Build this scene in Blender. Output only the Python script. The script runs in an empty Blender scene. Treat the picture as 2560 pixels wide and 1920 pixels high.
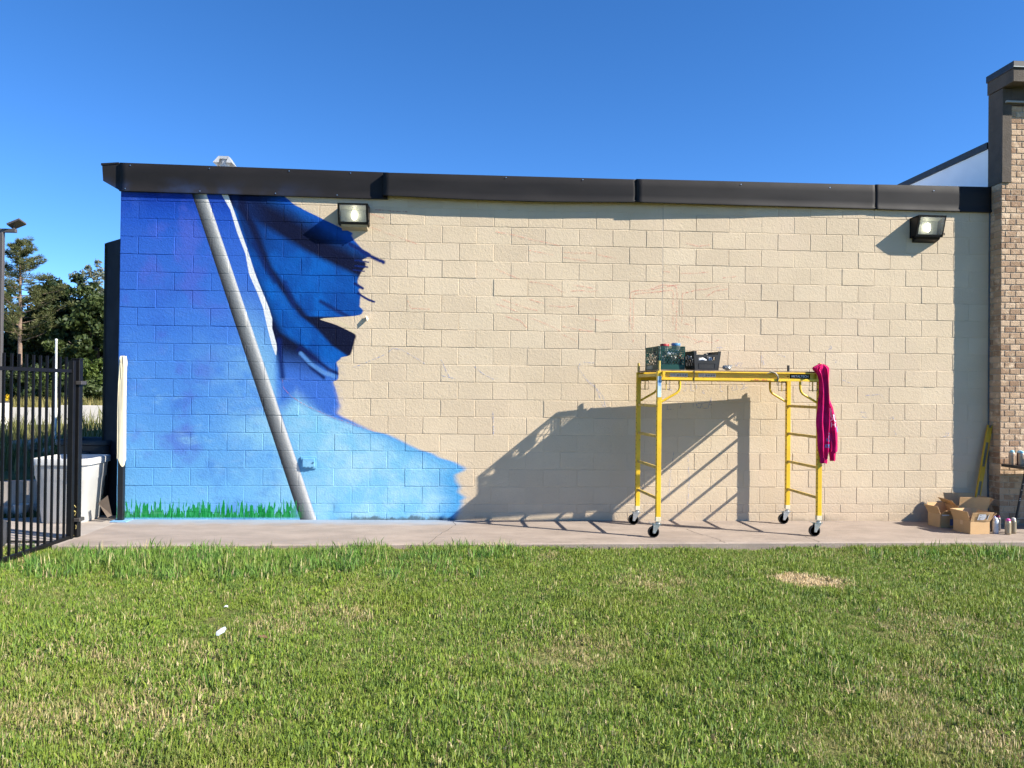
import bpy, bmesh, math, random
import numpy as np
from mathutils import Vector, Matrix
random.seed(7); rng = np.random.default_rng(7)
SC = bpy.context.scene; COL = SC.collection
R = math.radians

# ---------------------------------------------------------------- camera, sky, sun, exposure
cam = bpy.data.cameras.new('camera'); camo = bpy.data.objects.new('camera', cam); COL.objects.link(camo)
cam.sensor_width = 36.0; cam.lens = 36.0*1923/2560; cam.clip_start = .05; cam.clip_end = 2000
def cam_matrix(yaw, pit, rol):
    f = Vector((math.sin(yaw)*math.cos(pit), math.cos(yaw)*math.cos(pit), math.sin(pit)))
    r0 = Vector((math.cos(yaw), -math.sin(yaw), 0)); u0 = r0.cross(f)
    r = r0*math.cos(rol)+u0*math.sin(rol); u = -r0*math.sin(rol)+u0*math.cos(rol)
    return Matrix((r, u, -f)).transposed()
camo.matrix_world = Matrix.Translation((3.94137, -9.02443, 1.5248)) @ cam_matrix(.06183, .00706, .01051).to_4x4()
SC.camera = camo

SUN_AZ = R(114.4); SUN_EL = R(35.7)
W = bpy.data.worlds.new('World'); SC.world = W; W.use_nodes = True
nt = W.node_tree; sky = nt.nodes.new('ShaderNodeTexSky'); sky.sky_type = 'NISHITA'; sky.sun_disc = False
sky.sun_elevation = SUN_EL; sky.sun_rotation = SUN_AZ; sky.altitude = 30; sky.air_density = .6; sky.dust_density = 0; sky.ozone_density = 4.0
hs = nt.nodes.new('ShaderNodeHueSaturation'); hs.inputs['Saturation'].default_value = 1.2
wb = nt.nodes.new('ShaderNodeMix'); wb.data_type = 'RGBA'; wb.blend_type = 'MULTIPLY'; wb.inputs[0].default_value = 1; wb.inputs[7].default_value = (.95, .96, 1.03, 1)
nt.links.new(sky.outputs[0], hs.inputs['Color']); nt.links.new(hs.outputs[0], wb.inputs[6]); nt.links.new(wb.outputs[2], nt.nodes['Background'].inputs[0]); nt.nodes['Background'].inputs[1].default_value = .114
sl = bpy.data.lights.new('sun', 'SUN'); sl.energy = 5.0; sl.angle = R(.5); sl.color = (1, .94, .84)
so = bpy.data.objects.new('sun', sl); COL.objects.link(so)
sd = Vector((math.sin(SUN_AZ)*math.cos(SUN_EL), math.cos(SUN_AZ)*math.cos(SUN_EL), math.sin(SUN_EL)))
so.location = sd*60; so.rotation_euler = sd.to_track_quat('Z', 'Y').to_euler()
vs = SC.view_settings; vs.view_transform = 'Standard'; vs.look = 'None'; vs.exposure = 1.13; vs.gamma = 1; vs.use_curve_mapping = False
SC.cycles.max_bounces = 5; SC.cycles.diffuse_bounces = 2; SC.cycles.transparent_max_bounces = 8; SC.cycles.adaptive_threshold = .02

# ---------------------------------------------------------------- helpers: colour and materials
def s2l(c): return tuple(((v/255)/12.92 if v/255 <= .04045 else ((v/255+.055)/1.055)**2.4) for v in c)
def col(c): return (c[0], c[1], c[2], 1)
def px(r, g, b): return tuple(v/k for v, k in zip(s2l((r, g, b)), (1.32, 1.38, 1.5)))   # a paint colour from how it looks in full sun

class X:
    """arithmetic on shader sockets"""
    def __init__(s, t, k): s.t = t; s.k = k
    def _b(s, o, op, rev=False):
        n = s.t.nodes.new('ShaderNodeMath'); n.operation = op
        a, b = (o, s) if rev else (s, o)
        for i, v in enumerate((a, b)):
            if isinstance(v, X): s.t.links.new(v.k, n.inputs[i])
            else: n.inputs[i].default_value = v
        return X(s.t, n.outputs[0])
    def __add__(s, o): return s._b(o, 'ADD')
    __radd__ = __add__
    def __sub__(s, o): return s._b(o, 'SUBTRACT')
    def __rsub__(s, o): return s._b(o, 'SUBTRACT', True)
    def __mul__(s, o): return s._b(o, 'MULTIPLY')
    __rmul__ = __mul__
    def __truediv__(s, o): return s._b(o, 'DIVIDE')
    def mx(s, o): return s._b(o, 'MAXIMUM')
    def mn(s, o): return s._b(o, 'MINIMUM')
    def abs(s): return s._b(0, 'ABSOLUTE')
    def pw(s, o): return s._b(o, 'POWER')
    def sm(s, a, b):      # smoothstep a->b
        n = s.t.nodes.new('ShaderNodeMapRange'); n.interpolation_type = 'SMOOTHSTEP'
        if a > b:
            n.inputs[1].default_value, n.inputs[2].default_value, n.inputs[3].default_value, n.inputs[4].default_value = b, a, 1, 0
        else: n.inputs[1].default_value, n.inputs[2].default_value = a, b
        s.t.links.new(s.k, n.inputs[0]); return X(s.t, n.outputs[0])
    def curve(s, pts, lo, hi, vlo, vhi, smooth=False):   # lookup table x -> value, piecewise linear
        n = s.t.nodes.new('ShaderNodeFloatCurve'); c = n.mapping.curves[0]
        P = sorted(((p[0]-lo)/(hi-lo), (p[1]-vlo)/(vhi-vlo)) for p in pts)
        while len(c.points) < len(P): c.points.new(.5, .5)
        for q, p in zip(c.points, P):
            q.location = (min(1, max(0, p[0])), min(1, max(0, p[1]))); q.handle_type = 'AUTO_CLAMPED' if smooth else 'VECTOR'
        n.mapping.extend = 'HORIZONTAL'; n.mapping.update()
        a = (s-lo)*(1/(hi-lo)); s.t.links.new(a.k, n.inputs['Value'])
        return X(s.t, n.outputs[0])*(vhi-vlo)+vlo

class MT:
    def __init__(s, name):
        s.m = bpy.data.materials.new(name); s.m.use_nodes = True; s.t = s.m.node_tree; s.p = s.t.nodes['Principled BSDF']
    def geo(s):
        g = s.t.nodes.new('ShaderNodeNewGeometry'); x = s.t.nodes.new('ShaderNodeSeparateXYZ'); s.t.links.new(g.outputs['Position'], x.inputs[0])
        s.pos = g.outputs['Position']
        return [X(s.t, x.outputs[i]) for i in range(3)]
    def obj(s):
        g = s.t.nodes.new('ShaderNodeTexCoord'); s.pos = g.outputs['Object']
        x = s.t.nodes.new('ShaderNodeSeparateXYZ'); s.t.links.new(s.pos, x.inputs[0])
        return [X(s.t, x.outputs[i]) for i in range(3)]
    def noise(s, scale, detail=3, rough=.55, stretch=(1, 1, 1), off=(0, 0, 0), color=False, dist=0):
        mp = s.t.nodes.new('ShaderNodeMapping'); s.t.links.new(s.pos, mp.inputs[0]); mp.inputs['Scale'].default_value = stretch; mp.inputs['Location'].default_value = off
        n = s.t.nodes.new('ShaderNodeTexNoise'); n.inputs['Scale'].default_value = scale; n.inputs['Detail'].default_value = detail; n.inputs['Roughness'].default_value = rough
        n.inputs['Distortion'].default_value = dist
        s.t.links.new(mp.outputs[0], n.inputs['Vector']); return X(s.t, n.outputs['Color' if color else 'Fac'])
    def voro(s, scale, feature='F1', stretch=(1, 1, 1)):
        mp = s.t.nodes.new('ShaderNodeMapping'); s.t.links.new(s.pos, mp.inputs[0]); mp.inputs['Scale'].default_value = stretch
        n = s.t.nodes.new('ShaderNodeTexVoronoi'); n.feature = feature; n.inputs['Scale'].default_value = scale
        s.t.links.new(mp.outputs[0], n.inputs['Vector']); return X(s.t, n.outputs['Distance'])
    def mix(s, a, b, f, mode='MIX'):
        n = s.t.nodes.new('ShaderNodeMix'); n.data_type = 'RGBA'; n.blend_type = mode; n.clamp_factor = True
        for i, v in ((6, a), (7, b)):
            if isinstance(v, X): s.t.links.new(v.k, n.inputs[i])
            else: n.inputs[i].default_value = col(v)
        if isinstance(f, X): s.t.links.new(f.k, n.inputs[0])
        else: n.inputs[0].default_value = f
        return X(s.t, n.outputs[2])
    def ramp(s, f, stops):
        n = s.t.nodes.new('ShaderNodeValToRGB'); e = n.color_ramp.elements
        while len(e) < len(stops): e.new(.5)
        for q, (p, c) in zip(e, stops): q.position = p; q.color = col(c)
        s.t.links.new(f.k, n.inputs[0]); return X(s.t, n.outputs[0])
    def base(s, c):
        if isinstance(c, X): s.t.links.new(c.k, s.p.inputs['Base Color'])
        else: s.p.inputs['Base Color'].default_value = col(c)
        return s
    def set(s, rough=None, metal=None, spec=None):
        for k, v in (('Roughness', rough), ('Metallic', metal), ('Specular IOR Level', spec)):
            if v is None: continue
            if isinstance(v, X): s.t.links.new(v.k, s.p.inputs[k])
            else: s.p.inputs[k].default_value = v
        return s
    def bump(s, h, dist, strength=1.0):
        n = s.t.nodes.new('ShaderNodeBump'); n.inputs['Distance'].default_value = dist; n.inputs['Strength'].default_value = strength
        s.t.links.new(h.k, n.inputs['Height']); s.t.links.new(n.outputs[0], s.p.inputs['Normal']); return s
    def rand(s):
        n = s.t.nodes.new('ShaderNodeObjectInfo'); return X(s.t, n.outputs['Random'])
    def island(s):
        n = s.t.nodes.new('ShaderNodeNewGeometry'); return X(s.t, n.outputs['Random Per Island'])
    def attr(s, name, out='Color'):
        n = s.t.nodes.new('ShaderNodeAttribute'); n.attribute_name = name; return X(s.t, n.outputs[out])
MATS = {}
def M(name, c, rough=.6, metal=0, var=.12, vs_=6, bump=0, bs=60, dirt=None, spec=.5):
    if name in MATS: return MATS[name]
    m = MT(name); m.obj()
    n = m.noise(vs_, 4); a = tuple(min(1, v*(1+var)) for v in c); b = tuple(v*(1-var) for v in c)
    k = m.mix(b, a, n.sm(.3, .7))
    if dirt: k = m.mix(k, dirt[0], m.noise(dirt[1], 5, .65, off=(3, 1, 2)).sm(dirt[2], dirt[2]+.12)*dirt[3])
    m.base(k); r = m.noise(vs_*2, 3, off=(9, 2, 4))*.2+(rough-.1); m.set(r, metal, spec)
    if bump: m.bump(m.noise(bs, 4), bump)
    MATS[name] = m.m; return m.m
def emit(name, c, e):
    m = MT(name); m.base(c); m.p.inputs['Emission Color'].default_value = col(c); m.p.inputs['Emission Strength'].default_value = e; return m.m

# ---------------------------------------------------------------- helpers: meshes and objects
class MB:
    def __init__(s): s.v = []; s.f = []
    def add(s, v, f):
        o = len(s.v); s.v += [tuple(p) for p in v]; s.f += [tuple(i+o for i in q) for q in f]; return s
    def box(s, x0, y0, z0, x1, y1, z1):
        return s.add([(x0,y0,z0),(x1,y0,z0),(x1,y1,z0),(x0,y1,z0),(x0,y0,z1),(x1,y0,z1),(x1,y1,z1),(x0,y1,z1)],
                     [(0,3,2,1),(4,5,6,7),(0,1,5,4),(1,2,6,5),(2,3,7,6),(3,0,4,7)])
    def bar(s, a, b, w, t, up=(0, 0, 1)):        # rectangular bar from a to b, w across, t along up
        a = Vector(a); b = Vector(b); d = (b-a).normalized(); up = Vector(up)
        if abs(d.dot(up)) > .98: up = Vector((0, 1, 0))
        x = d.cross(up).normalized(); u = x.cross(d)
        v = []
        for p in (a, b):
            for i, j in ((-1,-1),(1,-1),(1,1),(-1,1)): v.append(p+x*(w/2*i)+u*(t/2*j))
        return s.add(v, [(0,3,2,1),(4,5,6,7),(0,1,5,4),(1,2,6,5),(2,3,7,6),(3,0,4,7)])
    def tube(s, pts, r, n=8, close=False):
        pts = [Vector(p) for p in pts]; N = len(pts); rr = r if isinstance(r, (list, tuple)) else [r]*N
        v = []; f = []; ref = None
        for i, p in enumerate(pts):
            d = (pts[(i+1) % N]-pts[i-1]) if close else (pts[min(i+1, N-1)]-pts[max(i-1, 0)])
            d = d.normalized() if d.length > 1e-9 else Vector((0, 0, 1))
            if ref is None: ref = Vector((0, 0, 1)) if abs(d.z) < .9 else Vector((1, 0, 0))
            a = d.cross(ref).normalized(); b = d.cross(a); ref = -b if False else ref
            for k in range(n):
                t = 2*math.pi*k/n; v.append(p+a*(math.cos(t)*rr[i])+b*(math.sin(t)*rr[i]))
        for i in range(N if close else N-1):
            j = (i+1) % N
            for k in range(n): f.append((i*n+k, i*n+(k+1) % n, j*n+(k+1) % n, j*n+k))
        if not close: f.append(tuple(range(n-1, -1, -1))); f.append(tuple((N-1)*n+k for k in range(n)))
        return s.add(v, f)
    def lathe(s, prof, c=(0, 0, 0), n=20, axis='z', sq=0):   # prof: (r, h) list
        v = []; f = []
        for r, h in prof:
            for k in range(n):
                t = 2*math.pi*k/n; x, y = math.cos(t), math.sin(t)
                if sq: q = (abs(x)**sq+abs(y)**sq)**(-1/sq); x *= q; y *= q
                p = (r*x, r*y, h) if axis == 'z' else (r*x, h, r*y) if axis == 'y' else (h, r*x, r*y)
                v.append((c[0]+p[0], c[1]+p[1], c[2]+p[2]))
        m = len(prof)
        for i in range(m-1):
            for k in range(n): f.append((i*n+k, i*n+(k+1) % n, (i+1)*n+(k+1) % n, (i+1)*n+k))
        if prof[0][0] > 1e-6: f.append(tuple(range(n-1, -1, -1)))
        if prof[-1][0] > 1e-6: f.append(tuple((m-1)*n+k for k in range(n)))
        return s.add(v, f)
    def prism(s, poly, a, b, axis='y'):
        n = len(poly); v = []
        for h in (a, b):
            for p, q in poly: v.append((p, h, q) if axis == 'y' else (h, p, q) if axis == 'x' else (p, q, h))
        return s.add(v, [tuple(range(n)), tuple(range(2*n-1, n-1, -1))]+[(i, n+i, n+(i+1) % n, (i+1) % n) for i in range(n)])
    def grid(s, P):                                            # P[i][j] points
        a, b = len(P), len(P[0])
        return s.add([p for row in P for p in row], [(i*b+j, (i+1)*b+j, (i+1)*b+j+1, i*b+j+1) for i in range(a-1) for j in range(b-1)])
    def xf(s, mtx):
        s.v = [tuple(mtx @ Vector(p)) for p in s.v]; return s
    def join(s, o): return s.add(o.v, o.f)
    def mesh(s, name, o=(0, 0, 0)):
        m = bpy.data.meshes.new(name); m.from_pydata([(p[0]-o[0], p[1]-o[1], p[2]-o[2]) for p in s.v], [], s.f)
        bm = bmesh.new(); bm.from_mesh(m); bmesh.ops.recalc_face_normals(bm, faces=bm.faces); bm.to_mesh(m); bm.free()
        return m
    def build(s, name, mat, parent=None, smooth=False, bevel=0, seg=1):
        o = worldloc(parent) if parent else (0, 0, 0)
        m = s.mesh(name, o); m.materials.append(mat)
        if smooth:
            m.shade_smooth()
            try: m.set_sharp_from_angle(angle=R(40))
            except Exception: pass
        ob = bpy.data.objects.new(name, m); COL.objects.link(ob)
        if parent: ob.parent = parent
        if bevel:
            bv = ob.modifiers.new('b', 'BEVEL'); bv.width = bevel; bv.segments = seg; bv.limit_method = 'ANGLE'; bv.angle_limit = R(40)
        return ob
def worldloc(o):
    p = Vector((0, 0, 0))
    while o: p = p+o.location; o = o.parent
    return p
def thing(name, label, cat, loc=(0, 0, 0), group=None):
    o = bpy.data.objects.new(name, None); COL.objects.link(o); o.location = loc; o.empty_display_size = .1
    return tag(o, label, cat, group)
def tag(o, label, cat, group=None):
    o['label'] = label; o['category'] = cat
    if group: o['group'] = group
    return o
def kind(o, k, label=None):
    o['kind'] = k
    if label: o['label'] = label
    return o
def dup(o, parent=None):
    c = o.copy(); COL.objects.link(c)
    if parent: c.parent = parent
    for ch in list(o.children): dup(ch, c)
    return c
def text(name, body, size, mat, parent, mtx, extrude=.0005, bold=False):
    cu = bpy.data.curves.new(name, 'FONT'); cu.body = body; cu.size = size; cu.extrude = extrude; cu.align_x = 'CENTER'; cu.align_y = 'CENTER'
    if bold: cu.offset = size*.015
    tmp = bpy.data.objects.new(name, cu); me = bpy.data.meshes.new_from_object(tmp); bpy.data.objects.remove(tmp); bpy.data.curves.remove(cu)
    me.materials.clear(); me.materials.append(mat); o = bpy.data.objects.new(name, me); COL.objects.link(o); o.parent = parent
    o.matrix_local = Matrix.Translation(-worldloc(parent)) @ mtx; return o
FRONT = Matrix.Rotation(R(90), 4, 'X')     # lettering that faces -y
def slab_z(x): return -.0024*x

# ---------------------------------------------------------------- the painted block wall: paint (metres along the wall, metres up)
EDGE = [(3.727,1.846),(3.623,1.979),(3.476,2.284),(3.4,2.458),(3.323,2.631),(3.298,2.612),(3.229,2.656),(3.15,2.727),(3.078,2.847),(3.037,2.795),(3.009,2.735),(2.976,2.785),(2.929,2.78),(2.881,2.739),(2.833,2.717),(2.774,2.694),(2.715,2.701),(2.69,2.748),(2.674,2.698),(2.598,2.731),(2.539,2.72),(2.468,2.715),(2.434,2.762),(2.404,2.763),(2.368,2.722),(2.348,2.594),(2.339,2.455),(2.329,2.247),(2.31,2.27),(2.252,2.456),(2.15,2.672),(2.115,2.684),(2.055,2.668),(1.961,2.634),(1.896,2.62),(1.885,2.521),(1.853,2.507),(1.818,2.461),(1.701,2.492),(1.618,2.481),(1.594,2.424),(1.419,2.484),(1.313,2.514),(1.225,2.48),(1.173,2.562),(1.144,2.632),(1.019,2.893),(0.992,3.049),(0.934,3.175),(0.88,3.285),(0.802,3.442),(0.779,3.56),(0.713,3.678),(0.671,3.836),(0.608,3.955),(0.576,3.963),(0.521,3.853),(0.434,3.87),(0.379,3.91),(0.316,3.887),(0.253,3.974),(0.213,3.92),(0.19,3.936),(0.103,3.905),(0.048,3.874),(-0.003,3.867)]
ROPE_L = [(3.728,1.132),(3.557,1.232),(3.306,1.307),(3.054,1.408),(2.828,1.45),(2.616,1.544),(2.444,1.612),(2.231,1.661),(2.019,1.716),(1.887,1.766)]
ROPE_R = [(3.73,1.203),(3.532,1.278),(3.32,1.352),(3.095,1.433),(2.843,1.515),(2.657,1.59),(2.445,1.678),(2.312,1.719),(2.205,1.72),(2.02,1.772),(1.963,1.777),(1.879,1.77)]
FOLD1 = [(3.664,1.23),(3.536,1.454),(3.408,1.665),(3.253,1.93),(3.098,2.196),(2.969,2.463),(2.821,2.784)]
FOLD2 = [(3.587,1.349),(3.376,1.469),(3.098,1.578),(2.899,1.659),(2.741,1.779),(2.503,1.94),(2.345,2.073),(2.195,2.262),(2.017,2.424),(1.89,2.612)]
FOLD3 = [(2.895,1.475),(2.658,1.622),(2.366,1.744),(2.154,1.852),(2.06,1.984),(1.975,2.112),(1.874,2.252)]
GTOP = [(1.564,1.043),(1.848,1.279),(2.002,1.431),(2.285,1.249),(2.651,1.118),(3.085,0.97),(3.456,0.804),(3.794,0.671),(3.98,0.587)]
RED = [[(4.293,3.374),(4.476,3.348),(4.697,3.298),(4.87,3.265),(5.055,3.226)],[(4.662,3.168),(4.859,3.136),(4.982,3.114)],[(5.068,3.153),(5.228,3.144),(5.401,3.154),(5.525,3.126),(5.721,3.093)],[(5.081,3.092),(5.278,3.065),(5.402,3.055)],[(4.297,2.935),(4.457,2.871),(4.58,2.824)],[(4.702,2.796),(4.838,2.78),(4.948,2.764),(5.035,2.705),(5.109,2.675)],[(5.183,2.695),(5.319,2.704),(5.431,2.687),(5.505,2.713)],[(5.207,2.763),(5.356,2.747),(5.467,2.731)],[(4.302,2.526),(4.424,2.492),(4.559,2.439)],[(4.374,2.582),(4.485,2.542),(4.669,2.484),(4.792,2.455)],[(4.692,2.588),(4.865,2.542)],[(4.413,2.382),(4.585,2.336),(4.671,2.252)],[(4.707,2.368),(4.892,2.304),(5.065,2.221)],[(5.077,2.276),(5.262,2.242),(5.448,2.221)],[(4.939,2.519),(5.087,2.503),(5.234,2.518)],[(5.372,2.391),(5.545,2.345),(5.728,2.366)],[(5.077,2.184),(5.263,2.101)],[(5.893,2.609),(5.905,2.696),(5.974,2.713),(6.123,2.725),(6.248,2.752),(6.473,2.793)],[(5.934,2.283),(5.939,2.666),(5.961,2.678),(6.099,2.691),(6.249,2.706),(6.399,2.73),(6.411,2.711),(6.413,2.291)],[(6.136,2.737),(6.273,2.789),(6.423,2.78),(6.449,2.762),(6.462,2.663),(6.451,2.23)],[(6.525,2.689),(6.527,2.429),(6.515,2.33)],[(6.525,2.689),(6.7,2.735),(6.814,2.744),(6.978,2.79)],[(6.815,2.657),(6.927,2.733),(7.079,2.755)],[(6.497,2.93),(6.673,2.933),(6.85,2.955)],[(7.015,2.884),(7.175,2.906)],[(6.284,2.95),(6.372,2.94)],[(6.569,3.29),(6.721,3.257),(6.847,3.278)],[(6.479,2.181),(6.605,2.17),(6.731,2.116),(6.769,2.129)],[(6.668,2.097),(6.769,2.129),(6.895,2.106),(6.971,2.144)],[(5.9,2.566),(5.896,2.344),(5.935,2.222),(5.936,2.099)],[(6.54,2.33),(6.654,2.313)],[(2.815,3.556),(2.989,3.507)],[(2.844,3.395),(3.126,3.294),(3.395,3.205)],[(2.881,3.599),(3.257,3.581)],[(3.268,2.553),(3.31,2.46),(3.538,2.45)],[(1.844,1.613),(1.861,1.513),(1.953,1.413),(2.119,1.315),(2.368,1.2),(2.651,1.101),(2.918,1.019)]]
BLUE = [[(3.057,1.946),(3.107,1.989),(3.208,1.974),(3.343,1.9),(3.478,1.817)],[(2.66,1.765),(2.825,1.834),(3.008,1.912)],[(3.671,1.862),(3.731,1.719),(3.766,1.668)],[(4.052,1.79),(4.154,1.707),(4.291,1.64)],[(4.278,1.267),(4.289,0.995)],[(5.304,1.847),(5.281,1.789),(5.399,1.628),(5.493,1.56),(5.588,1.33)],[(5.327,1.858),(5.467,1.849)],[(5.446,1.606),(5.587,1.445),(5.612,1.33)],[(4.282,1.249),(4.291,1.02)],[(3.672,1.677),(3.832,1.645)],[(6.438,0.803),(6.394,0.501),(6.385,0.222)],[(6.604,0.78),(6.63,0.455),(6.609,0.176)],[(7.17,1.873),(7.19,1.821),(7.209,1.867),(7.262,1.871),(7.23,1.815),(7.263,1.809)],[(6.95,2.051),(7.022,2.053)],[(6.989,2.065),(6.983,2.026)],[(7.494,1.968),(7.502,1.864)],[(7.521,1.955),(7.515,1.903),(7.529,1.845)],[(7.681,1.983),(7.788,1.952)],[(6.374,1.63),(6.375,1.54),(6.415,1.54)],[(6.571,1.632),(6.579,1.529),(6.546,1.528)],[(6.637,1.633),(6.638,1.529),(6.677,1.53)],[(6.696,1.634),(6.704,1.556)],[(6.796,1.544),(6.77,1.518),(6.803,1.492),(6.783,1.544)],[(6.993,1.624),(6.994,1.533),(7.027,1.527)],[(7.152,1.613),(7.133,1.535),(7.205,1.561),(7.178,1.619)],[(7.245,1.627),(7.298,1.614),(7.245,1.549),(7.338,1.589)],[(6.364,1.385),(6.351,1.307),(6.43,1.308)],[(6.468,1.398),(6.521,1.386),(6.508,1.321)],[(6.666,1.387),(6.666,1.323)],[(6.705,1.375),(6.771,1.388),(6.758,1.324),(6.712,1.336),(6.705,1.375)],[(6.784,1.388),(6.85,1.389),(6.851,1.324),(6.785,1.324),(6.784,1.388)],[(6.882,1.454),(6.863,1.363),(6.903,1.377)],[(6.882,1.454),(6.887,1.325)],[(8.323,2.077),(8.35,2.091),(8.357,2.058),(8.323,2.051)],[(8.392,1.927),(8.432,1.915),(8.405,1.888)],[(8.493,1.682),(8.622,1.634)],[(8.792,1.498),(8.973,1.512),(9.025,1.462)],[(8.715,1.296),(8.793,1.291),(8.794,1.222),(8.742,1.246)],[(9.092,1.224),(9.144,1.25),(9.131,1.212)],[(9.145,1.074),(9.171,1.024)],[(9.759,1.002),(9.837,1.022),(9.824,1.06),(9.798,1.047),(9.811,1.028)]]
def seg(x, z, pts, r, soft):                         # soft brush stroke along a polyline
    best = None
    for (x0, z0), (x1, z1) in zip(pts, pts[1:]):
        dx, dz = x1-x0, z1-z0; L = dx*dx+dz*dz
        t = (((x-x0)*dx+(z-z0)*dz)*(1/L)).mx(0).mn(1)
        a = x-x0-t*dx; b = z-z0-t*dz
        d = (a*a+b*b).pw(.5)
        best = d if best is None else best.mn(d)
    return best.sm(r+soft, r-soft if r > soft else 0)
BEIGE = (.575, .462, .318)
def beige(m, x, z):
    c = m.mix(tuple(v*.94 for v in BEIGE), tuple(v*1.06 for v in BEIGE), m.noise(1.3, 4).sm(.3, .7))
    c = m.mix(c, (.60, .47, .345), m.noise(.8, 5, .65, off=(2, 9, 4)).sm(.5, .72)*.5)
    c = m.mix(c, (.54, .44, .31), m.noise(7, 4, off=(5, 0, 1)).sm(.45, .8)*.5)
    c = m.mix(c, (.45, .34, .24), m.noise(38, 4, .7, off=(1, 4, 1)).sm(.6, .8)*.35)
    rv = (m.rand()+m.island()).pw(1)
    n_ = m.t.nodes.new('ShaderNodeMath'); n_.operation = 'FRACT'; m.t.links.new((rv*3.7).k, n_.inputs[0]); rv = X(m.t, n_.outputs[0])
    c = m.mix(c, (.50, .395, .275), rv.sm(.35, 1.0)*.38); c = m.mix(c, (.64, .53, .38), rv.sm(.3, .0)*.3)
    c = m.mix(c, (.47, .38, .28), m.noise(6, 5, .7, stretch=(2.6, 1, .16), off=(4, 4, 8)).sm(.56, .78)*z.sm(1.6, 3.6)*.5)
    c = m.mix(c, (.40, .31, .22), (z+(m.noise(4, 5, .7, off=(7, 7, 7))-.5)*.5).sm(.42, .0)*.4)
    # mildew along the footing
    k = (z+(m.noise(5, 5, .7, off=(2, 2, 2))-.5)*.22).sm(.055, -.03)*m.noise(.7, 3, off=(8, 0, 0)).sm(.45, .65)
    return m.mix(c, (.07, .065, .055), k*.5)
def wall_bump(m):
    a = m.noise(26, 5, .62); b = m.noise(120, 3, .6, off=(3, 3, 3)); v = m.voro(55)
    m.bump(a*.9+b*.5+v*.35, .0036, 1.0); m.set(.66, 0, .16)
def make_beige():
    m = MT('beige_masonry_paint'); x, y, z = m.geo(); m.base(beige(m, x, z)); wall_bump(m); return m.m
def make_mural():
    m = MT('mural_paint'); x, y, z = m.geo()
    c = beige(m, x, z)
    n1 = m.noise(9, 4)-.5; n2 = m.noise(55, 3, off=(4, 0, 4))-.5; n3 = m.noise(2.2, 5, off=(0, 7, 0)); nf = m.noise(24, 4, .7, off=(6, 6, 0))
    xn = x+n1*.035+n2*.014; zn = z+n1*.03+n2*.012
    edge = z.curve(EDGE, -.02, 3.75, 0, 4.2)
    soft = z.sm(1.7, 1.1)
    d = edge-xn
    paint = d.sm(-.012, .016)*(1-soft)+d.sm(-.05, .055)*soft
    paint = paint.mx((edge-x).sm(-.11, .0)*nf.sm(.42, .75)*.30)
    pl = (3.726-z)*.3399+.798; pr = (3.731-z)*.3461+.961
    rr0 = z.curve(ROPE_R, 1.8, 3.75, 0, 2)
    # sky part of the mural
    sky_ = m.ramp(z*(1/3.75), [(0, px(122, 194, 244)), (.12, px(108, 180, 242)), (.35, px(86, 152, 234)), (.6, px(64, 124, 223)), (.85, px(48, 102, 210)), (.93, px(26, 82, 196)), (1, px(6, 50, 160))])
    sky_ = m.mix(sky_, px(84, 104, 212), n3.sm(.5, .7)*x.sm(1.5, .7)*z.sm(.25, .8)*.6)
    sky_ = m.mix(sky_, px(52, 100, 205), m.noise(1.6, 4, off=(1, 2, 9)).sm(.52, .72)*.5)
    sky_ = m.mix(sky_, px(140, 196, 240), m.noise(3, 5, .65, off=(3, 8, 2), stretch=(1, 1, 1.6)).sm(.54, .78)*z.sm(2.5, 1.0)*.75)
    gl = (pl-x).sm(.75, .0)*(pl-x).sm(-.01, .0)*z.sm(2.6, 1.0)*m.noise(2.6, 5, .65, off=(2, 2, 8)).sm(.28, .72)
    sky_ = m.mix(sky_, px(150, 212, 243), gl*.85)
    gr = (x-pr).sm(.42, 0)*(x-pr).sm(-.01, .0)*(rr0-x).sm(-.05, .05)*z.sm(2.9, 1.7)
    sky_ = m.mix(sky_, px(150, 212, 243), gr*.6)
    # deep blue field under the cloth
    under = (x-1.80-(z-1.6).abs()*.05).sm(-.06, .08)*z.sm(2.1, 1.9)*z.sm(1.0, 1.15)
    sky_ = m.mix(sky_, px(62, 116, 216), under)
    # pale blue sweep at the lower right
    g = x.curve(GTOP, 1.5, 4.1, 0, 1.6)
    lb = ((g-zn).sm(-.02, .06)*x.sm(2.0, 2.4)+(g-zn+(nf-.5)*.1).sm(-.14, .16)*x.sm(2.4, 2.0))*(x-pr).sm(-.01, .02)
    pale = m.mix(px(128, 200, 244), px(172, 222, 250), m.noise(2.6, 5, .6, off=(5, 5, 5)).sm(.35, .7))
    pale = m.mix(pale, px(70, 164, 232), (edge-x).sm(.45, .02)*z.sm(.75, .45)*.9)
    pale = m.mix(pale, px(96, 176, 238), (g-z).sm(.22, .0)*x.sm(2.2, 3.2)*.8)
    pale = m.mix(pale, px(110, 184, 238), (x-pr).sm(.35, 0)*z.sm(.2, .5)*.6)
    sky_ = m.mix(sky_, pale, lb)
    # cloth
    rl = z.curve(ROPE_L, 1.8, 3.75, 0, 2); rr = z.curve(ROPE_R, 1.8, 3.75, 0, 2)
    c1 = z.curve(FOLD1, 2.7, 3.75, 1, 3); c2 = z.curve(FOLD2, 1.8, 3.75, 1, 3); c3 = z.curve(FOLD3, 1.8, 3, 1, 3)
    fl = m.mix(px(0, 74, 164), px(0, 100, 200), m.noise(3.2, 4, off=(7, 1, 1), stretch=(1, 1, .6)).sm(.35, .7))
    d1 = x-c1+n1*.05+(m.noise(5, 4, .6, stretch=(1, 1, .5), off=(3, 3, 9))-.5)*.10
    fl = m.mix(fl, px(0, 10, 50), d1.sm(-.2, .0)*d1.sm(.80, .22)*z.sm(2.72, 2.85))
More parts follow.
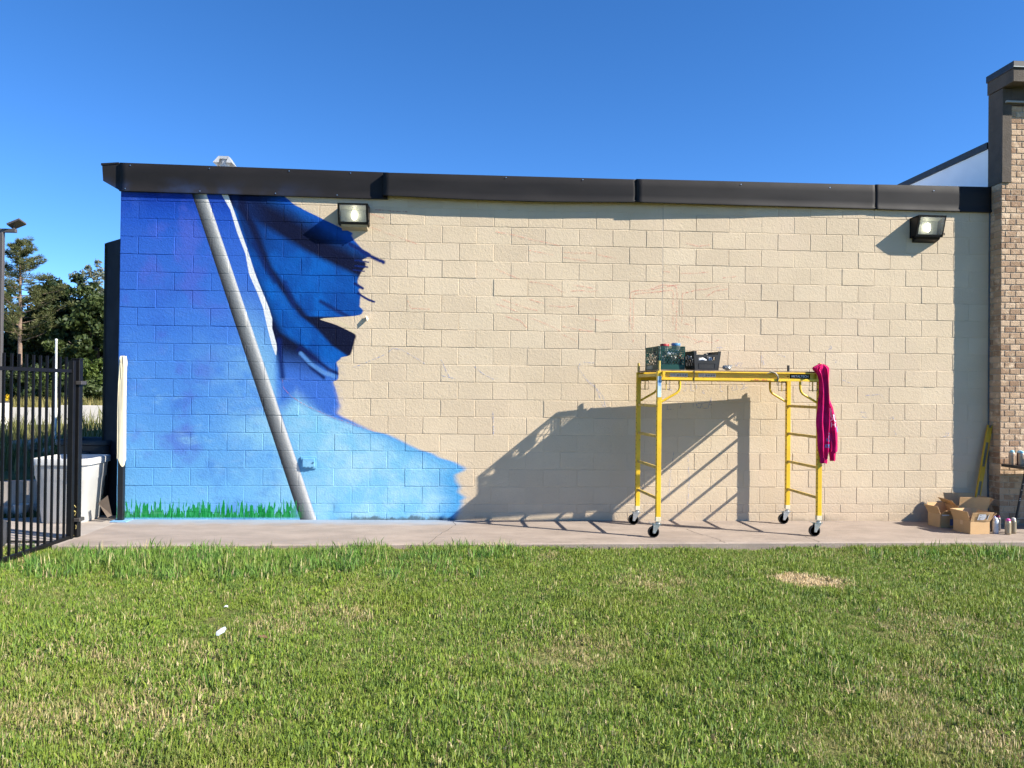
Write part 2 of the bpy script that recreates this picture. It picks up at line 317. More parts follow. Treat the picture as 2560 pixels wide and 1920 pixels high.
    fl = m.mix(fl, px(0, 36, 96), (x-rr).sm(.0, .05)*(x-rr).sm(.45, .08)*z.sm(2.9, 3.3)*.85)
    fl = m.mix(fl, px(8, 84, 190), (d1.sm(.46, .78))*z.sm(3.0, 3.2)*.9)
    d2 = x-c2+n1*.02
    fl = m.mix(fl, px(0, 14, 60), d2.sm(-.06, .0)*d2.sm(.10, .02)*.95)
    fl = m.mix(fl, px(0, 10, 48), d2.sm(-.01, .02)*z.sm(2.36, 2.33))
    fl = m.mix(fl, px(0, 12, 54), (c3-x).sm(-.07, .08)*z.sm(2.98, 2.8))
    fl = m.mix(fl, px(0, 30, 96), seg(x, z, [(1.50, 3.18), (1.60, 2.98), (1.74, 2.74)], .02, .035)*.8)
    fl = m.mix(fl, px(14, 100, 196), seg(x, z, [(1.78, 2.60), (1.95, 2.34), (2.15, 2.12)], .025, .05)*.55)
    fl = m.mix(fl, px(10, 92, 190), seg(x, z, [(1.75, 3.02), (2.05, 2.82), (2.45, 2.70)], .04, .08)*.5)
    fl = m.mix(fl, px(0, 26, 92), seg(x, z, [(2.27, 2.52), (2.45, 2.42), (2.60, 2.345)], .012, .03)*.85)
    fl = m.mix(fl, px(0, 34, 105), seg(x, z, [(1.86, 2.74), (1.93, 2.56), (1.96, 2.46)], .02, .03)*.7)
    fade = (z+(x-1.8)*.24+n1*.06).sm(1.66, 2.04)
    cloth = (x-rr).sm(-.005, .005)*fade
    sky_ = m.mix(sky_, fl, cloth)
    sky_ = m.mix(sky_, px(0, 30, 104), seg(x, z, [(1.80, 2.06), (1.826, 1.81), (1.845, 1.64)], .022, .035)*.92)
    sky_ = m.mix(sky_, px(0, 22, 88), seg(x, z, [(2.02, 1.955), (2.18, 1.745), (2.313, 1.64)], .012, .03)*.92)
    sky_ = m.mix(sky_, px(0, 22, 88), seg(x, z, [(2.043, 1.995), (2.253, 1.825), (2.37, 1.733), (2.475, 1.69)], .014, .028)*.95)
    sky_ = m.mix(sky_, px(92, 150, 226), seg(x, z, [(2.05, 1.915), (2.161, 1.80), (2.312, 1.698), (2.44, 1.655)], .022, .014)*.85)
    # white cord
    cord = (x-rl).sm(-.004, .004)*(rr-x).sm(-.004, .004)*z.sm(1.885, 1.9)
    sky_ = m.mix(sky_, m.mix(px(236, 242, 248), px(190, 212, 236), nf.sm(.55, .8)*.6), cord)
    # painted pole
    u = (x-pl)/(pr-pl)
    pc = m.ramp(u+n2*.05+n1*.05, [(0, px(34, 38, 44)), (.16, px(66, 70, 77)), (.42, px(114, 120, 127)), (.66, px(158, 164, 170)), (.8, px(208, 210, 212)), (.9, px(242, 243, 244)), (1, px(214, 219, 226))])
    pc = m.mix(pc, px(120, 122, 126), m.noise(16, 5, .7, stretch=(1.4, 1, .35), off=(1, 6, 1)).sm(.5, .8)*.35)
    pole = (x-pl).sm(-.003, .003)*(pr-x).sm(-.003, .003)
    sky_ = m.mix(sky_, pc, pole)
    # painted grass
    b1 = m.noise(1, 2, .5, stretch=(38, 1, 4.5), dist=.35); b2 = m.noise(1, 2, .5, stretch=(70, 1, 7), off=(3, 0, 0), dist=.3)
    gh = .122+(b1-.47)*.6+(b2-.5)*.2+(n3-.5)*.1
    ga = (gh-z).sm(-.004, .012)*(2.02-x+n1*.1).sm(-.12, .08)*(z+n2*.03).sm(.0, .03)
    gc = m.mix(px(8, 112, 52), px(70, 186, 124), b2.sm(.40, .70)); gc = m.mix(gc, px(8, 150, 60), b1.sm(.4, .6)*.6); gc = m.mix(gc, px(86, 160, 170), nf.sm(.62, .8)*.5)
    sky_ = m.mix(sky_, gc, ga)
    sky_ = m.mix(sky_, px(170, 205, 236), nf.sm(.7, .9)*.25)
    k = (z+(m.noise(7, 5, .75, off=(2, 2, 2))-.5)*.16).sm(.05, .0)*x.sm(2.3, 2.8)
    sky_ = m.mix(sky_, (.05, .06, .06), k*.8)
    # loose strokes running past the edge
    st = seg(xn, zn, [(2.60, 3.20), (2.807, 3.07), (2.985, 2.99)], .022, .014).mx(seg(x, zn, [(2.70, 2.62), (2.80, 2.559), (2.883, 2.526)], .013, .008)).mx(seg(x, z, [(2.66, 2.735), (2.748, 2.682)], .016, .01)).mx(seg(x, zn, [(2.66, 3.005), (2.815, 2.985)], .008, .007)).mx(seg(x, zn, [(2.66, 2.945), (2.80, 2.928)], .009, .007)).mx(seg(x, zn, [(2.64, 2.895), (2.765, 2.878)], .007, .006))
    # uneven passes of the spray can, bare specks left in the texture
    sky_ = m.mix(sky_, m.mix(sky_, px(200, 226, 246), .35), m.noise(1.9, 6, .7, stretch=(1, 1, 2.2), off=(11, 3, 5), dist=.6).sm(.52, .8)*(1-cloth)*(1-pole)*z.sm(2.6, 1.6)*.6)
    sky_ = m.mix(sky_, m.mix(sky_, px(20, 60, 150), .4), m.noise(2.4, 6, .7, off=(1, 13, 5), dist=.5).sm(.55, .8)*(1-pole)*.5)
    sky_ = m.mix(sky_, px(150, 190, 225), m.noise(150, 2, .6, off=(2, 1, 8)).sm(.70, .78)*.5)
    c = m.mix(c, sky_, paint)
    c = m.mix(c, px(0, 34, 108), st)
    # pale dried paint skin around the notch
    c = m.mix(c, px(226, 214, 178), seg(x, z, [(2.27, 2.325), (2.42, 2.315), (2.55, 2.25), (2.66, 2.17)], .012, .02)*.6*(1-paint))
    m.base(c); wall_bump(m); return m.m
MAT_BEIGE = make_beige(); MAT_MURAL = make_mural()

# ---------------------------------------------------------------- the painted block building
U = .2032
def jx(k): s = k*U; return s*.99098-.00156*s*(s-10.4)
WALL_END = 10.335
ZA = .1806+17*U
def course(i):
    if i == 17: return .079, .1806
    if i == 18: return -.06, .079
    return ZA-(i+1)*U, ZA-i*U
bld = thing('painted_block_building', 'low concrete block building, beige with an unfinished blue mural on its left end', 'building', (5.2, 0, 0))
wl = MB(); wl.box(0.004, .0034, -.12, WALL_END, .2, 3.95)
wall = wl.build('block_wall', MAT_MURAL, bld)
def block_geo(w, h, seed, j=.0028):
    r = random.Random(seed); n1, n2 = 5, 2
    out = [(-w/2+w*i/n1, -h/2) for i in range(n1)]+[(w/2, -h/2+h*i/n2) for i in range(n2)]+[(w/2-w*i/n1, h/2) for i in range(n1)]+[(-w/2, h/2-h*i/n2) for i in range(n2)]
    b = MB(); N = len(out); v = []
    jit = [(r.gauss(0, .0011), r.gauss(0, .0015)) for _ in out]
    for inset, y in ((j, .010), (j+.0006, .0018), (j+.0034, 0)):
        for (a, c), (ja, jc) in zip(out, jit):
            sx = (1-2*inset/w); sz = (1-2*inset/h); v.append((a*sx+ja, y, c*sz+jc))
    f = [tuple(2*N+i for i in range(N))]
    for q in range(2):
        for i in range(N): f.append((q*N+i, q*N+(i+1) % N, (q+1)*N+(i+1) % N, (q+1)*N+i))
    return b.add(v, f)
blocks = []
for i in range(-1, 19):
    z0, z1 = course(i); odd = i % 2 != 0
    ks = [0]+[k for k in range(2 if odd else 1, 51, 2)]+[51.32]
    if odd: ks = sorted(ks+[31])
    for a, b in zip(ks, ks[1:]):
        xa = jx(a) if a else .004; xb = jx(b) if b < 51.2 else WALL_END
        if xb-xa > .03: blocks.append((xa, xb, z0, z1))
def show(b):
    d = math.hypot((b[0]+b[1])/2-3.94, 9.02); return (b[1]-b[0])*(min(b[3], 3.7)-max(b[2], -.02))/(9.02+.0618*((b[0]+b[1])/2-3.94))**2*100
blocks.sort(key=show, reverse=True)
LIB = {}
rest = MB(); restm = MB()
for n, (xa, xb, z0, z1) in enumerate(blocks):
    w = xb-xa; h = z1-z0; cx = (xa+xb)/2; cz = (z0+z1)/2
    mat = MAT_MURAL if xa < 4.02 else MAT_BEIGE
    yo = random.gauss(0, .0011); yo = max(-.0022, min(.0026, yo))
    if n < 300 and 0.15 < w < .5:
        kd = ('h' if w < .3 else 'f'); key = (kd, round(h, 2), n % 6, mat.name)
        if key not in LIB:
            me = block_geo(.2 if kd == 'h' else .4, h, n).mesh('block'); me.materials.append(mat); LIB[key] = me
        o = bpy.data.objects.new('block', LIB[key]); COL.objects.link(o); o.parent = wall
        o.location = Vector((cx, yo, cz))-worldloc(wall); o.scale.x = w/(.2 if kd == 'h' else .4)
        o.rotation_euler = (random.gauss(0, .003), 0, random.gauss(0, .002))
    else:
        g = block_geo(w, h, n); g.xf(Matrix.Translation((cx, yo, cz))); (restm if xa < 4.02 else rest).join(g)
kind(rest.build('block_courses', MAT_BEIGE, wall), 'stuff'); kind(restm.build('block_courses', MAT_MURAL, wall), 'stuff')

# chalk sketch lines on the wall
def chalk(lines, name, c, a, w):
    mb = MB(); r = random.Random(3)
    for ln in lines:
        P = []
        for (x0, z0), (x1, z1) in zip(ln, ln[1:]):
            n = max(2, int(math.hypot(x1-x0, z1-z0)/.03))
            P += [(x0+(x1-x0)*t/n, z0+(z1-z0)*t/n) for t in range(n)]
        P.append(ln[-1])
        P = [(x+r.gauss(0, .0012), z+r.gauss(0, .0012)) for x, z in P]; L = []; Rr = []
        for i in range(len(P)):
            dx = P[min(i+1, len(P)-1)][0]-P[max(i-1, 0)][0]; dz = P[min(i+1, len(P)-1)][1]-P[max(i-1, 0)][1]; q = math.hypot(dx, dz) or 1
            ww = w*r.uniform(.5, 1.2)/2; L.append((P[i][0]-dz/q*ww, -.0042, P[i][1]+dx/q*ww)); Rr.append((P[i][0]+dz/q*ww, -.0042, P[i][1]-dx/q*ww))
        mb.grid([L, Rr])
    m = MT(name); m.geo(); m.base(c); m.set(.9, 0, .1)
    f = m.noise(40, 4, .7).sm(.35, .65)*a
    tr = m.t.nodes.new('ShaderNodeBsdfTransparent'); mxs = m.t.nodes.new('ShaderNodeMixShader')
    m.t.links.new(f.k, mxs.inputs[0]); m.t.links.new(tr.outputs[0], mxs.inputs[1]); m.t.links.new(m.p.outputs[0], mxs.inputs[2]); m.t.links.new(mxs.outputs[0], m.t.nodes['Material Output'].inputs[0])
    o = mb.build(name, m.m, wall); return kind(o, 'stuff')
chalk(RED, 'red_chalk_lines', (.72, .20, .17), .6, .008)
chalk(BLUE, 'blue_chalk_lines', (.26, .33, .58), .72, .007)

# body, roof and sheet-metal fascia
DARK = MT('charcoal_sheet_metal'); DARK.geo(); _x, _y, _z = DARK.geo()
dk = DARK.mix((.011, .0098, .0098), (.017, .015, .0148), DARK.noise(1.1, 5, .6, stretch=(1, 1, 3)).sm(.3, .7))
dk = DARK.mix(dk, (.06, .056, .055), DARK.noise(30, 4, .8, stretch=(2.2, 1, .12), off=(3, 1, 1)).sm(.66, .8)*.35)
dk = DARK.mix(dk, (.025, .05, .13), _x.sm(2.6, .8)*_z.sm(3.93, 3.78)*DARK.noise(2.4, 4, off=(7, 0, 0)).sm(.4, .7)*.55)
DARK.base(dk); DARK.set(DARK.noise(3, 3, off=(2, 2, 2))*.2+.5, 0, .2); DARK.bump(DARK.noise(1.6, 3, stretch=(1, 1, 1.2)), .012, .25)
DARKM = DARK.m
body = MB(); body.box(.01, .2, -.12, WALL_END, 9.0, 3.93)
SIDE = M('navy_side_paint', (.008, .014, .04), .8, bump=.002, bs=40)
body.build('side_walls', SIDE, bld)
rf = MB(); rf.box(-.02, .02, 3.94, WALL_END, 9.1, 3.99); rf.build('roof', M('roof_membrane', (.72, .70, .66), .8), bld)
def fascia(x0, x1, yf, zt, zb, warp, seed):
    r = random.Random(seed); n = 40; prof = []
    ph = [r.uniform(0, 6.3) for _ in range(4)]
    rows = []
    for i in range(n+1):
        t = i/n; x = x0+(x1-x0)*t; y = yf(t); w = warp*(math.sin(5*t+ph[0])+.6*math.sin(13*t+ph[1])); wb = warp*1.3*(math.sin(7*t+ph[2])+.5*math.sin(17*t+ph[3]))
        T = zt(t); B = zb(t)+wb*.5
        rows.append([(x, .06, T+.004), (x, y+.004, T), (x, y, T-.006), (x, y+w, T-(T-B)*.33), (x, y+w*1.3+wb*.3, T-(T-B)*.7), (x, y+wb, B+.028), (x, y+wb-.006, B+.018), (x, y+wb-.006, B), (x, y+wb+.02, B-.001)])
    return MB().grid(rows)
F = []
F.append(fascia(0, 3.03, lambda t: -.030, lambda t: 4.061-.028*t, lambda t: 3.736-.016*t, .0008, 1))
F.append(fascia(2.982, 5.965, lambda t: -.102+.006*t, lambda t: 4.011+.002*t, lambda t: 3.746-.024*math.sin(3.1*t), .0016, 2))
F.append(fascia(5.935, 8.905, lambda t: -.108+.074*t, lambda t: 4.016+.029*t, lambda t: 3.742+.008*t, .002, 3))
F.append(fascia(8.875, WALL_END, lambda t: -.040+.006*t, lambda t: 4.049+.008*t, lambda t: 3.748-.002*t, .0014, 4))
for f in F:
    o = f.build('fascia_panel', DARKM, bld, smooth=True)
    sd_ = o.modifiers.new('s', 'SOLIDIFY'); sd_.thickness = .003; sd_.offset = -1
ec = MB().box(2.979, -.1, 3.748, 2.983, .01, 4.008); ec.build('fascia_end_cap', DARKM, bld)
cap = MB(); cap.prism([(-.205, 4.03), (-.192, 3.852), (.002, 3.742), (.002, 4.05)], -.006, 9.05); cap.prism([(-.215, 4.052), (-.215, 4.028), (-.02, 4.052), (-.02, 4.068)], -.012, 9.06)
cap.build('corner_fascia', DARKM, bld)
sc = MB()
for x, z in ((.07, 3.762), (.9, 3.755), (1.75, 3.752), (2.45, 3.75), (.12, 4.03), (1.0, 4.02), (1.9, 4.015), (2.6, 4.01)): sc.lathe([(.006, 0), (.006, .003), (.002, .005)], (x, -.037 if z > 3.9 else -.0415, z), 8, 'y')
for x, y in ((4.4, -.106), (5.3, -.103), (7.2, -.08), (8.3, -.05), (9.6, -.042)): sc.lathe([(.006, 0), (.006, .003)], (x, y-.004, 3.99), 8, 'y')
kind(sc.build('fascia_screws', M('zinc', (.55, .55, .55), .35, 1), bld), 'stuff')
# caulked control joint
cj = MB()
for i in range(40): 
    z = .1+i*.09; r_ = random.uniform(-.002, .002); cj.box(jx(31)-.006+r_, .0005, z, jx(31)+.006+r_, .006, z+.091)
cj.build('control_joint', M('caulk', (.45, .37, .28), .7), wall)

# ---------------------------------------------------------------- roof vent, wall lights, outlet cover, paper scrap
GALV = M('galvanised_steel', (.40, .41, .41), .45, .25, .12, 9)
t = thing('roof_vent', 'small galvanised roof vent cap poking above the dark fascia', 'roof vent', (.98, .6, 3.99))
MB().lathe([(.085, 3.99), (.085, 4.02), (.06, 4.03), (.058, 4.30)], (.98, .6, 0), 20).build('pipe', GALV, t, smooth=True)
h = MB(); a, b = .115, .058
h.add([(.98-a,.6-.1,4.245),(.98+a,.6-.1,4.245),(.98+a,.6+.1,4.245),(.98-a,.6+.1,4.245),(.98-b,.6-.06,4.335),(.98+b,.6-.06,4.335),(.98+b,.6+.06,4.335),(.98-b,.6+.06,4.335)],[(4,5,6,7),(1,2,6,5),(2,3,7,6),(3,0,4,7)])
h.add([(.98-a,.5,4.245),(.98-.045,.5,4.245),(.98-.045,.53,4.30),(.98-b,.54,4.335)],[(0,1,2,3)]); h.add([(.98+a,.5,4.245),(.98+.045,.5,4.245),(.98+.045,.53,4.30),(.98+b,.54,4.335)],[(3,2,1,0)]); h.add([(.98-.045,.53,4.30),(.98+.045,.53,4.30),(.98+b,.54,4.335),(.98-b,.54,4.335)],[(0,1,2,3)])
o = h.build('hood', GALV, t); o.modifiers.new('s', 'SOLIDIFY').thickness = .004

BRONZE = M('dark_bronze_enamel', (.009, .008, .008), .45, 0, .2, 14, spec=.3)
def lens_mat(name):
    m = MT(name); m.obj(); m.base(m.mix((.72, .75, .70), (.80, .82, .78), m.noise(30, 3))); m.set(.12, 0, .5)
    tr = m.t.nodes.new('ShaderNodeBsdfTransparent'); mx = m.t.nodes.new('ShaderNodeMixShader'); mx.inputs[0].default_value = .16
    m.t.links.new(tr.outputs[0], mx.inputs[1]); m.t.links.new(m.p.outputs[0], mx.inputs[2]); m.t.links.new(mx.outputs[0], m.t.nodes['Material Output'].inputs[0]); return m.m
LENS = lens_mat('ribbed_lens'); BULB = emit('lit_bulb', (1, .93, .70), 6)
REFL = M('lamp_reflector', (.27, .285, .26), .45, .0, .08, 20)
def wall_light(x0, x1, z0, z1, label, skirt):
    cx = (x0+x1)/2; w = x1-x0; d = .19
    t = thing('wall_light', label, 'wall light', (cx, 0, z0), 'lit wall pack lights under the fascia')
    # housing: deep tray with a raked front, open towards the viewer
    zt, zb = z1, z0; yt, yb = -d, -d*.62
    prof = [(0, zt), (yt, zt-.004), (yb, zb), (0, zb-.004)]
    hb = MB()
    for xa, xb in ((x0, x0+.012), (x1-.012, x1)): hb.prism([(p, q) for p, q in prof], xa, xb, 'x')
    hb.box(x0, -d, zt-.012, x1, 0, zt); hb.box(x0, yb, zb-.004, x1, 0, zb+.01); hb.box(x0, -.02, zb, x1, -.002, zt)
    hb.build('housing', BRONZE, t)
    # front frame following the raked face
    def fp(u, v, o=0): return (x0+w*u, yt+(yb-yt)*(1-v)-o, zb+(zt-zb)*v)
    fr = MB(); e = .07; ev = .095
    quads = [((0,0),(1,0),(1-e,ev),(e,ev)), ((1,0),(1,1),(1-e,1-ev),(1-e,ev)), ((1,1),(0,1),(e,1-ev),(1-e,1-ev)), ((0,1),(0,0),(e,ev),(e,1-ev))]
    for q in quads: fr.add([fp(*p, .006) for p in q]+[fp(*p, -.012) for p in q], [(0,1,2,3),(4,7,6,5),(0,4,5,1),(1,5,6,2),(2,6,7,3),(3,7,4,0)])
    f = fr.build('lens_frame', BRONZE, t)
    ln = MB(); rows = []
    for j in range(9):
        v = ev+(1-2*ev)*j/8; rows.append([fp(e+(1-2*e)*i/28, v, .012+.012*math.sin(math.pi*j/8)+.0012*(i % 2)) for i in range(29)])
    ln.grid(rows).build('lens', LENS, t, smooth=True)
    rb = MB(); rb.add([(x0+.02, -.06, zt-.02), (x1-.02, -.06, zt-.02), (x1-.02, -.03, zb+.02), (x0+.02, -.03, zb+.02)], [(0, 1, 2, 3)]); rb.add([(x0+.015, -.15, zt-.016), (x1-.015, -.15, zt-.016), (x1-.015, -.03, zt-.05), (x0+.015, -.03, zt-.05)], [(0, 1, 2, 3)])
    rb.build('reflector', REFL, t)
    MB().lathe([(0, -.055), (.02, -.045), (.03, -.01), (.03, .02), (.022, .045), (0, .055)], (cx+.005, -.085, (zt+zb)/2-.005), 16).build('bulb', BULB, t, smooth=True)
    sk = MB(); sk.prism([(-.002, zb-.004), (yb*.9, zb-.005), (yb*.75, zb-.028), (-.002, zb-.055)], x0+.03, x1-.02, 'x'); sk.build('base_skirt', skirt, t)
    hg = MB()
    for z in (zb+.03, zt-.03): hg.tube([(x1+.006, -d+.05, z-.014), (x1+.006, -d+.05, z+.014)], .006, 8)
    hg.build('hinge', BRONZE, t)
wall_light(2.478, 2.822, 3.405, 3.625, 'lit wall light with a pale skirt above the blue cloth of the mural', M('beige_skirt', (.36, .31, .21), .6))
wall_light(9.325, 9.665, 3.415, 3.655, 'lit wall light near the brick building, black skirt', BRONZE)

OUTM = MT('blue_sprayed_cover'); OUTM.geo(); OUTM.base(OUTM.mix(px(110, 185, 240), px(140, 205, 246), OUTM.noise(12, 4).sm(.35, .7))); OUTM.set(.5); OUTM = OUTM.m
t = thing('outlet_cover', 'square outlet cover sprayed pale blue beside the painted pole', 'outlet cover', (2.155, 0, .655))
MB().box(2.065, -.016, .585, 2.246, -.003, .724).build('plate', OUTM, t, bevel=.004, seg=2)
MB().box(2.090, -.034, .606, 2.226, -.0165, .706).build('lid', OUTM, t, bevel=.005, seg=2)
MB().lathe([(.009, 0), (.009, .006), (.005, .007)], (2.214, -.041, .658), 14, 'y').build('lock', M('lock_blue', (.03, .10, .2), .5), t, smooth=True)
hm = MB(); hm.tube([(2.125, -.03, .604), (2.145, -.03, .604)], .005, 8); hm.tube([(2.165, -.03, .604), (2.185, -.03, .604)], .005, 8); hm.build('hinge', OUTM, t, smooth=True)
rg = MB(); rg.tube([(2.13+.022*math.cos(a), -.0345, .66+.022*math.sin(a)) for a in np.linspace(-1.2, 3.2, 14)], .0016, 5); rg.build('raised_emblem', OUTM, t)

t = thing('masking_scrap', 'small folded flap of cream masking film standing off the beige wall', 'masking film', (2.79, 0, 2.33))
fl = MB(); fl.add([(2.805, -.004, 2.352), (2.825, -.03, 2.33), (2.815, -.055, 2.30), (2.798, -.05, 2.345), (2.79, -.02, 2.365), (2.806, -.004, 2.31)], [(0, 1, 3, 4), (1, 2, 3), (0, 5, 2, 1)])
o = fl.build('flap', M('cream_film', (.66, .6, .45), .5), t); o.modifiers.new('s', 'SOLIDIFY').thickness = .001

# ---------------------------------------------------------------- ground, sidewalk
SOIL = MT('lawn_soil'); SOIL.geo()
so_ = SOIL.mix((.10, .115, .030), (.17, .165, .06), SOIL.noise(9, 5).sm(.3, .7)); so_ = SOIL.mix(so_, (.17, .13, .075), SOIL.noise(2.2, 5, off=(4, 0, 0)).sm(.56, .75)*.6)
SOIL.base(so_); SOIL.set(.95, 0, .1); SOIL.bump(SOIL.noise(40, 4), .02)
def lawn_h(x, y): return -.078+.012*math.sin(x*1.1+.4)*math.sin(y*1.3)+.006*math.sin(x*2.7+y*1.9)-.003*max(0, x-4)+.036*min(1, max(0, (5-x)/4))
gx = [-400, -120, -40, -12, -6]+list(np.arange(-3, 13.01, .5))+[16, 24, 60, 150, 400]; gy = [-400, -100, -30, -14]+list(np.arange(-9, -1.0, .5))+[0, 5, 20, 60, 150, 400]
MBg = MB().grid([[(x, y, lawn_h(x, y) if (-10 <= y <= -1.0 and -3.1 < x < 13.1) else -.11) for y in gy] for x in gx])
kind(MBg.build('ground', SOIL.m, smooth=True), 'structure', 'lawn soil reaching out to the horizon')
def concrete(name, c, spray, stain=True):
    m = MT(name); x, y, z = m.geo()
    k = m.mix(tuple(v*.84 for v in c), tuple(v*1.12 for v in c), m.noise(1.7, 6, .65, stretch=(1, 2.2, 1)).sm(.3, .7))
    k = m.mix(k, tuple(v*.7 for v in c), m.noise(9, 6, .7, stretch=(1, 2, 1), off=(4, 1, 0)).sm(.52, .75)*.55)
    k = m.mix(k, tuple(min(1, v*1.25) for v in c), m.noise(26, 5, .75, stretch=(.5, 2, 1), off=(1, 7, 0)).sm(.6, .78)*.5)
    k = m.mix(k, (.10, .085, .07), m.noise(60, 3, .6, off=(9, 1, 0)).sm(.72, .78)*.6)
    if spray:
        b = (y+(m.noise(5, 4, off=(1, 1, 1))-.5)*.35).sm(-.42, -.02)*x.sm(4.15, 3.7)
        k = m.mix(k, px(140, 182, 222), b*.55)
        k = m.mix(k, px(120, 170, 220), m.voro(34).sm(.16, .10)*m.noise(2, 2, off=(5, 5, 0)).sm(.5, .6)*x.sm(5.2, 3.5)*.7)
    k = m.mix(k, (.13, .11, .09), m.noise(2.6, 6, .75, stretch=(.8, 2.5, 1), off=(8, 3, 0)).sm(.56, .74)*.5)
    m.base(k); m.set(.85, 0, .25); m.bump(m.noise(70, 5, .7)+m.noise(9, 4)*.6, .004); return m.m
CONC = concrete('sidewalk_concrete', (.305, .248, .203), True); CONC2 = concrete('pad_concrete', (.36, .31, .265), False)
sw = MB()
def yedge(x): return -1.425+(x-1.8)*.0235 if x > .1 else -1.46
xs = list(np.linspace(.105, 13.5, 54)); rows_t = []; 
for x in xs:
    r = random.uniform(-.004, .004); ye = yedge(x)+r
    rows_t.append([(x, .0, slab_z(x)), (x, ye+.02, slab_z(x)), (x, ye, slab_z(x)-.012), (x, ye+.004, -.2)])
sw.grid(rows_t)
side = kind(sw.build('sidewalk', CONC), 'structure', 'pinkish concrete sidewalk along the foot of the painted wall')
pd = MB(); pd.add([(.093, .0, -.003), (.093, -1.44, -.003), (-.25, -1.44, -.003), (-3.2, -1.40, -.003), (-3.2, -.05, -.003), (-1.2, .1, -.003), (-.45, .30, -.003), (-.02, .30, -.003), (-.02, .0, -.003)], [tuple(range(9))])
pq = [(p[0], p[1]) for p in pd.v]; pe = MB().prism(pq, -.15, -.003, 'z').build('concrete_pad', CONC2); kind(pe, 'structure', 'pale concrete pad left of the wall corner')
def crack(pts, seed):
    r = random.Random(seed); P = []
    for (x0, y0), (x1, y1) in zip(pts, pts[1:]):
        for i in range(6): P.append((x0+(x1-x0)*i/6+r.gauss(0, .008), y0+(y1-y0)*i/6+r.gauss(0, .008)))
    P.append(pts[-1]); L = []; Q = []
    for x, y in P: w = r.uniform(.0015, .004); L.append((x-w, y, slab_z(x)+.0012)); Q.append((x+w, y, slab_z(x)+.0012))
    MB().grid([L, Q]).build('crack', M('crack_dirt', (.07, .055, .045), .9), side)
crack([(3.83, -.03), (3.86, -.35), (3.72, -.8), (3.60, -1.39)], 1); crack([(6.42, -.55), (6.50, -.85), (6.60, -1.10), (6.62, -1.30)], 2); crack([(7.6, -1.0), (7.62, -1.28)], 3)
crack([(5.2, -1.28), (5.6, -1.22), (6.2, -1.20)], 4)

# ---------------------------------------------------------------- the brick building
def brick_mat(name, rnd):
    m = MT(name); m.geo(); r = m.rand() if rnd else m.island()
    c = m.ramp(r, [(0, (.27, .165, .10)), (.25, (.38, .25, .155)), (.5, (.46, .32, .205)), (.75, (.53, .38, .25)), (1, (.32, .205, .125))])
    c = m.mix(c, (.70, .53, .36), m.noise(11, 4, .6).sm(.52, .68)*.75); c = m.mix(c, (.13, .075, .045), m.noise(26, 4, .65, off=(3, 2, 1)).sm(.62, .74)*.7)
    c = m.mix(c, (.27, .17, .11), m.noise(5, 3, off=(5, 5, 5)).sm(.55, .75)*.5)
    m.base(c); m.set(.85, 0, .2); m.bump(m.noise(60, 5, .7)+m.noise(14, 3)*.8, .006); return m.m
BR1 = brick_mat('tan_brick', True); BR2 = brick_mat('tan_brick_far', False)
MORT = M('mortar', (.42, .345, .255), .9, 0, .08, 12, .004, 80)
bb = thing('brick_building', 'taller tan brick building with dark brown cornice at the right edge', 'building', (10.34, -.205, 0))
bx0, byf = 10.34, -.205; bh, bp = .0717, .134
bw = MB(); bw.box(bx0+.006, byf+.006, -.15, 15, .0, 5.02); bw.box(10.40, 0.0, -.15, 15, 8, 4.5)
brw = bw.build('brick_wall', MORT, bb)
def brick_geo(w, h, d, seed):
    r = random.Random(seed); g = MB(); e = .004
    v = []
    for y, ins in ((d, 0), (.003, 0), (0, e)):
        for a, b in ((0, 0), (1, 0), (1, 1), (0, 1)): v.append((ins+(w-2*ins)*a+r.uniform(-.0018, .0018), y+r.uniform(-.0012, .0012), ins+(h-2*ins)*b+r.uniform(-.0015, .0015)))
    return g.add(v, [(8, 9, 10, 11)]+[(q*4+i, q*4+(i+1) % 4, (q+1)*4+(i+1) % 4, (q+1)*4+i) for q in range(2) for i in range(4)])
BL = {}; far = MB(); nb = 0; jn = .0105
ROT = Matrix.Rotation(R(-90), 4, 'Z')          # local front (-y) turned to face -x
for ci in range(70):
    z = -.02+ci*bh; odd = ci % 2
    cuts = ([bx0] if True else [])+[bx0+(.118 if odd else .054)+bp*i for i in range(0, 24)]
    for i, (a, b) in enumerate(zip(cuts, cuts[1:])):
        if z > 4.02 and b < 10.46: continue
        if z > 4.02: a = max(a, 10.452)
        w = b-a-jn
        if w < .02: continue
        if nb < 300 and a < 10.56:
            key = (round(w, 3), ci % 4)
            if key not in BL: BL[key] = brick_geo(w, bh-jn, .02, len(BL)).mesh('brick'); BL[key].materials.append(BR1)
            o = bpy.data.objects.new('brick', BL[key]); COL.objects.link(o); o.parent = brw; o.location = Vector((a, byf-.001*random.random(), z))-worldloc(brw); nb += 1
        else: far.join(brick_geo(w, bh-jn, .02, ci*40+i).xf(Matrix.Translation((a, byf, z))))
    if z < 4.05:                                  # return face
        for a, b in (((-.203, -.005),) if odd else ((-.203, -.07), (-.067, -.005))):
            w = b-a-jn*.6; key = ('r', round(w, 3), ci % 4)
            if nb < 300:
                if key not in BL: BL[key] = brick_geo(w, bh-jn, .02, len(BL)+50).mesh('brick'); BL[key].materials.append(BR1)
                o = bpy.data.objects.new('brick', BL[key]); COL.objects.link(o); o.parent = brw; o.rotation_euler = (0, 0, R(-90)); o.location = Vector((bx0-.001*random.random(), b-jn*.3, z))-worldloc(brw); nb += 1
            else: far.join(brick_geo(w, bh-jn, .02, ci*40+30).xf(Matrix.Translation((bx0, b-jn*.3, z)) @ ROT))
kind(far.build('brick_courses', BR2, brw), 'stuff')
